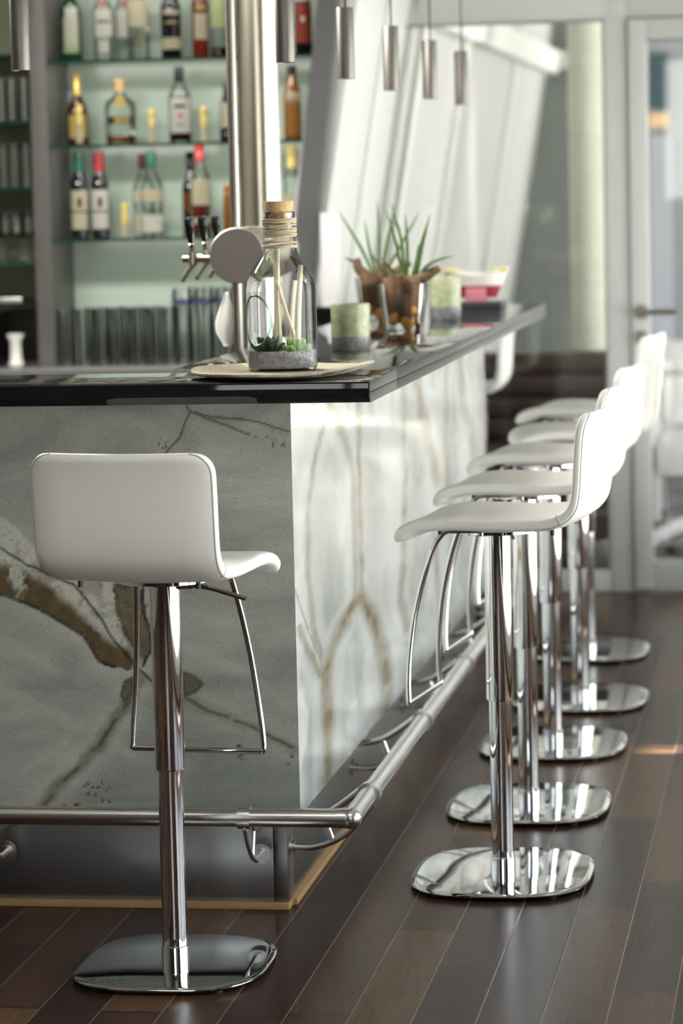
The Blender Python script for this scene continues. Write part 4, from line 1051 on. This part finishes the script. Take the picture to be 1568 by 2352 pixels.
bottle(-2.057, z3, .017, .178, 'b_amber', 'thin amber bottle beside the steel post on the lowest shelf', 1, capm='l_orange', neck=.01, sh=.7)
b = bottle(-1.826, z3, .031, .31, 'b_clear', 'clear bottle with yellow neck wrap and cream label on the lowest shelf beyond the column', 1, labels=[('l_cream', .24, .44, 1., .1), ('l_yellow', .12, .20, 1., .1)], capm='l_yellow', neck=.013, caph=.08, liquid=('b_brown', .2))

# glasses on the back counter -------------------------------------------------
ZB = .9505
def tumbler_glass(r, h):
    return LT([(.0008, .012), (r * .80, .012), (r * .97, h), (r, h), (r * .86, .0), (.0008, .0)], 24, cap_lo=False, cap_hi=False)
TG = 'tumblers in rows on the back counter'
names = ['next to the grey post', 'second from the grey post', 'third from the grey post', 'fourth from the grey post', 'fifth from the grey post', 'sixth from the grey post']
proto = None
for i, xx in enumerate((-2.600, -2.532, -2.468, -2.402, -2.337, -2.272)):
    for row, yy in ((0, 10.38), (1, 10.47), (2, 10.56)):
        if proto is None: o = proto = finish(tumbler_glass(.031, .196), 'drinking_glass', 'tumbler', smooth=50)
        else: o = proto.copy(); COL.objects.link(o)
        o.location = (xx + row * .028, yy, ZB)
        tag(o, 'clear tumbler, %s row, %s on the back counter' % (('front', 'middle', 'back')[row], names[i]), 'glass', TG)
proto = None
for i, xx in enumerate((-2.190, -2.114, -2.038, -1.962)):
    for row, yy in ((0, 10.40), (1, 10.52)):
        t = thing('beer_glass', 'tall beer glass with blue band, %s in the %s row' % (('first', 'second', 'third', 'fourth')[i], ('front', 'back')[row]), 'glass', (xx + row * .03, yy, ZB), 0, 'tall beer glasses on the back counter')
        if proto is None:
            finish(LT([(.0008, .014), (.024, .014), (.026, .15), (.0335, .235), (.030, .262), (.0318, .262), (.0352, .235), (.0275, .15), (.026, .0), (.0008, .0)], 24, cap_lo=False, cap_hi=False), 'glass_body', 'tumbler', t, smooth=50)
            finish(LT([(.0358, .205), (.0366, .222)], 24, cap_lo=False, cap_hi=False), 'blue_band', 'l_blue', t, smooth=50); proto = t
        else:
            for c in proto.children: d = c.copy(); COL.objects.link(d); d.parent = t
# stemmed and footed glasses on the darker shelves
proto = None
def goblet(kind):
    if kind == 0: return LT([(.0008, .004), (.028, .004), (.028, .0), (.030, .0), (.0295, .006), (.006, .012), (.005, .07), (.010, .085), (.030, .10), (.034, .14), (.030, .185), (.0288, .185), (.0325, .14), (.028, .104), (.0008, .09)], 24, cap_lo=False, cap_hi=False)
    return LT([(.0008, .010), (.022, .010), (.026, .16), (.0275, .16), (.0245, .0), (.0008, .0)], 24, cap_lo=False, cap_hi=False)
for zi, (z, kind, word) in enumerate(((SL[1], 1, 'second shelf'), (SL[2], 1, 'third shelf'), (SL[3], 0, 'lowest glass shelf'))):
    pr = None
    for i, (xx, nm) in enumerate(((-3.05, 'far from'), (-2.965, 'third from'), (-2.88, 'second from'), (-2.795, 'closest to'))):
        for row, yy in ((0, 10.80), (1, 10.90)):
            if pr is None: o = pr = finish(goblet(kind), 'stemmed_glass' if kind == 0 else 'footed_glass', 'tumbler', smooth=50)
            else: o = pr.copy(); COL.objects.link(o)
            o.location = (xx + row * .02, yy, z + .0005)
            tag(o, '%s, %s of dark unit, %s post, %s row' % ('stemmed wine glass' if kind == 0 else 'plain tall glass', word, nm, ('front', 'back')[row]), 'glass', 'glasses on the dark shelf unit')
cm = thing('coffee_machine', 'black coffee machine on the back counter beside the grey post', 'coffee machine', (-3.02, 10.40, ZB))
finish(BX((-.26, -.16, 0), (.165, .18, .19), .012), 'machine_body', 'black', cm)
bm = bmesh.new(); cyl(bm, (.11, -.175, .10), (.11, -.16, .10), .012, 16); finish(bm, 'dial', 'steel', cm)
finish(BX((-.20, -.10, .19), (.08, .12, .196), .002), 'cup_tray', 'steel', cm)
o = finish(LT([(.026, 0), (.030, .004), (.022, .02), (.020, .085), (.030, .100), (.031, .112), (.026, .113)], 28), 'white_jar', 'white_glaze'); o.location = (-2.795, 10.42, ZB); tag(o, 'white waisted jar between coffee machine and grey post', 'jar')
o = finish(BX((-.09, -.05, 0), (.09, .05, .014), .003), 'steel_tray', 'steel'); o.location = (-2.93, 10.74, 1.1655); tag(o, 'small steel tray on the black lower shelf of the dark unit', 'tray')
tag(finish(BX((-1.660, 10.17, ZC), (-1.605, 10.23, ZC + .315), .003), 'menu_stand', 'outdoor_white', smooth=30), 'tall narrow white stand on the black worktop by the leaning wall', 'stand')

# ------------------------------------------------------------------ pendant lamps
def pendant(x, y, z, label):
    t = thing('pendant_lamp', label, 'pendant lamp', (x, y, z), 0, 'cylindrical pendant lamps over the bar')
    bm = bmesh.new(); lathe(bm, [(.0185, .012), (.0205, .0), (.0215, .0005), (.0215, .1735), (.021, .1745)], 36, cap_lo=False); finish(bm, 'lamp_shade', 'shade', t)
    finish(LT([(.0183, .014), (.0183, .018)], 24), 'lens', 'bulb', t)
    finish(LT([(.0024, .174), (.0024, 2.75 - z)], 10, c=(.002, 0, 0)), 'cable', 'black', t)
def pendant_spot(x, y, z):
    sl = bpy.data.lights.new('pendant_spot', 'SPOT'); sl.energy = 3; sl.spot_size = math.radians(70); sl.spot_blend = .8; sl.shadow_soft_size = .017; sl.color = (1, .9, .74)
    so = bpy.data.objects.new('pendant_spot', sl); COL.objects.link(so); so.location = (x, y, z + .006)
pendant(-1.745, 6.63, 1.815, 'grey metal pendant lamp hanging before the dark glass shelves')
pendant_spot(-1.745, 6.63, 1.815)
pl = ['grey pendant lamp hanging in front of the round column', 'pendant lamp before the white wall, next after the column', 'middle pendant lamp of the row before the white wall', 'pendant lamp hanging at the edge of the glass partition', 'farthest pendant lamp of the row, seen before the glass']
for (y, z), lab in zip(((6.633, 1.815), (7.50, 1.808), (8.31, 1.803), (9.154, 1.803), (9.971, 1.805)), pl): pendant(-1.15, y, z, lab); pendant_spot(-1.15, y, z)

# ------------------------------------------------------------------ light
w = bpy.data.worlds.new('daylight'); SC.world = w; w.use_nodes = True
nt = w.node_tree; bg = nt.nodes['Background']
tc = nt.nodes.new('ShaderNodeTexCoord'); sp = nt.nodes.new('ShaderNodeSeparateXYZ'); nt.links.new(tc.outputs['Generated'], sp.inputs[0])
rp = nt.nodes.new('ShaderNodeValToRGB'); nt.links.new(sp.outputs[2], rp.inputs[0])
rp.color_ramp.elements[0].position = .0; rp.color_ramp.elements[0].color = (1.0, .98, .94, 1)
rp.color_ramp.elements[1].position = .6; rp.color_ramp.elements[1].color = (.70, .82, 1.0, 1)
nt.links.new(rp.outputs[0], bg.inputs[0]); bg.inputs[1].default_value = 3.1

sun = bpy.data.lights.new('sun', 'SUN'); sun.energy = 28; sun.angle = math.radians(.6); sun.color = (1, .92, .80)
so = bpy.data.objects.new('sun', sun); COL.objects.link(so)
sd = Vector((-1, -.10, -.72)).normalized()          # travels from the terrace in over the floor
so.rotation_euler = sd.to_track_quat('-Z', 'Y').to_euler()
def fill_light(x, y, sx, sy, power, col):  # fill lamp added just under the ceiling, no fitting there
    a = bpy.data.lights.new('fill_light', 'AREA'); a.shape = 'RECTANGLE'; a.size = sx; a.size_y = sy; a.energy = power; a.color = col
    o = bpy.data.objects.new('fill_light', a); COL.objects.link(o); o.location = (x, y, 2.74)
fill_light(-2.7, 7.8, 1.8, .6, 85, (1, .97, .90))       # added fill over the back bar
def shelf_fill(z, x0, x1, power):                          # unseen fill lights added near the shelf fronts to brighten the niche
    a = bpy.data.lights.new('shelf_fill_light', 'AREA'); a.shape = 'RECTANGLE'; a.size = x1 - x0; a.size_y = .02; a.energy = power; a.color = (1, .97, .88)
    o = bpy.data.objects.new('shelf_fill_light', a); COL.objects.link(o); o.location = ((x0 + x1) / 2, 10.475, z)
    o.rotation_euler = (math.radians(48), 0, 0)
for zz, pw in ((2.30, .35), (1.990, .35), (1.698, .35), (1.370, .25)): shelf_fill(zz, -2.62, -1.78, pw)
fill_light(-1.2, 3.6, 1.6, 1.6, 10, (1, .95, .88))      # added fill over the guests' side
# light portals in the window openings guide the daylight sampling
for (cx, cy, cz, sx, sy, rot) in ((XW + .15, 6.78, 1.36, 9.4, 2.5, (0, PI / 2, 0)), (.15, 11.62, 1.1, 1.9, 2.1, (-PI / 2, 0, 0)), (-.2, -2.12, 1.97, 2.2, 1.25, (PI / 2, 0, 0))):
    a = bpy.data.lights.new('daylight_portal', 'AREA'); a.shape = 'RECTANGLE'; a.size = sx; a.size_y = sy
    a.cycles.is_portal = True
    ao = bpy.data.objects.new('daylight_portal', a); COL.objects.link(ao); ao.location = (cx, cy, cz)
    if rot[1]: ao.rotation_euler = Matrix(((0, 0, 1), (1, 0, 0), (0, 1, 0))).to_euler()
    else: ao.rotation_euler = rot

# ------------------------------------------------------------------ camera
R = Matrix(((0.987822, 0.153889, -0.022936), (-0.006491, -0.106522, -0.994289), (-0.155454, 0.982329, -0.104226)))
cam = bpy.data.cameras.new('camera'); co = bpy.data.objects.new('camera', cam); COL.objects.link(co)
rt, dn, fw_ = R[0], R[1], R[2]
co.matrix_world = Matrix(((rt[0], -dn[0], -fw_[0], 0), (rt[1], -dn[1], -fw_[1], 0), (rt[2], -dn[2], -fw_[2], 1.53), (0, 0, 0, 1)))
cam.sensor_fit = 'VERTICAL'; cam.sensor_height = 36; cam.lens = 36 * 7000 / 2352
cam.clip_start = .1; cam.clip_end = 100
cam.dof.use_dof = True; cam.dof.focus_distance = 6.15; cam.dof.aperture_fstop = 3.6
SC.camera = co

vs = SC.view_settings; vs.view_transform = 'Standard'; vs.look = 'None'; vs.gamma = 1; vs.use_curve_mapping = False; vs.exposure = 1.12
cy = SC.cycles
cy.use_denoising = True; cy.max_bounces = 12; cy.transparent_max_bounces = 32; cy.diffuse_bounces = 5; cy.glossy_bounces = 6; cy.transmission_bounces = 8; cy.sample_clamp_indirect = 6
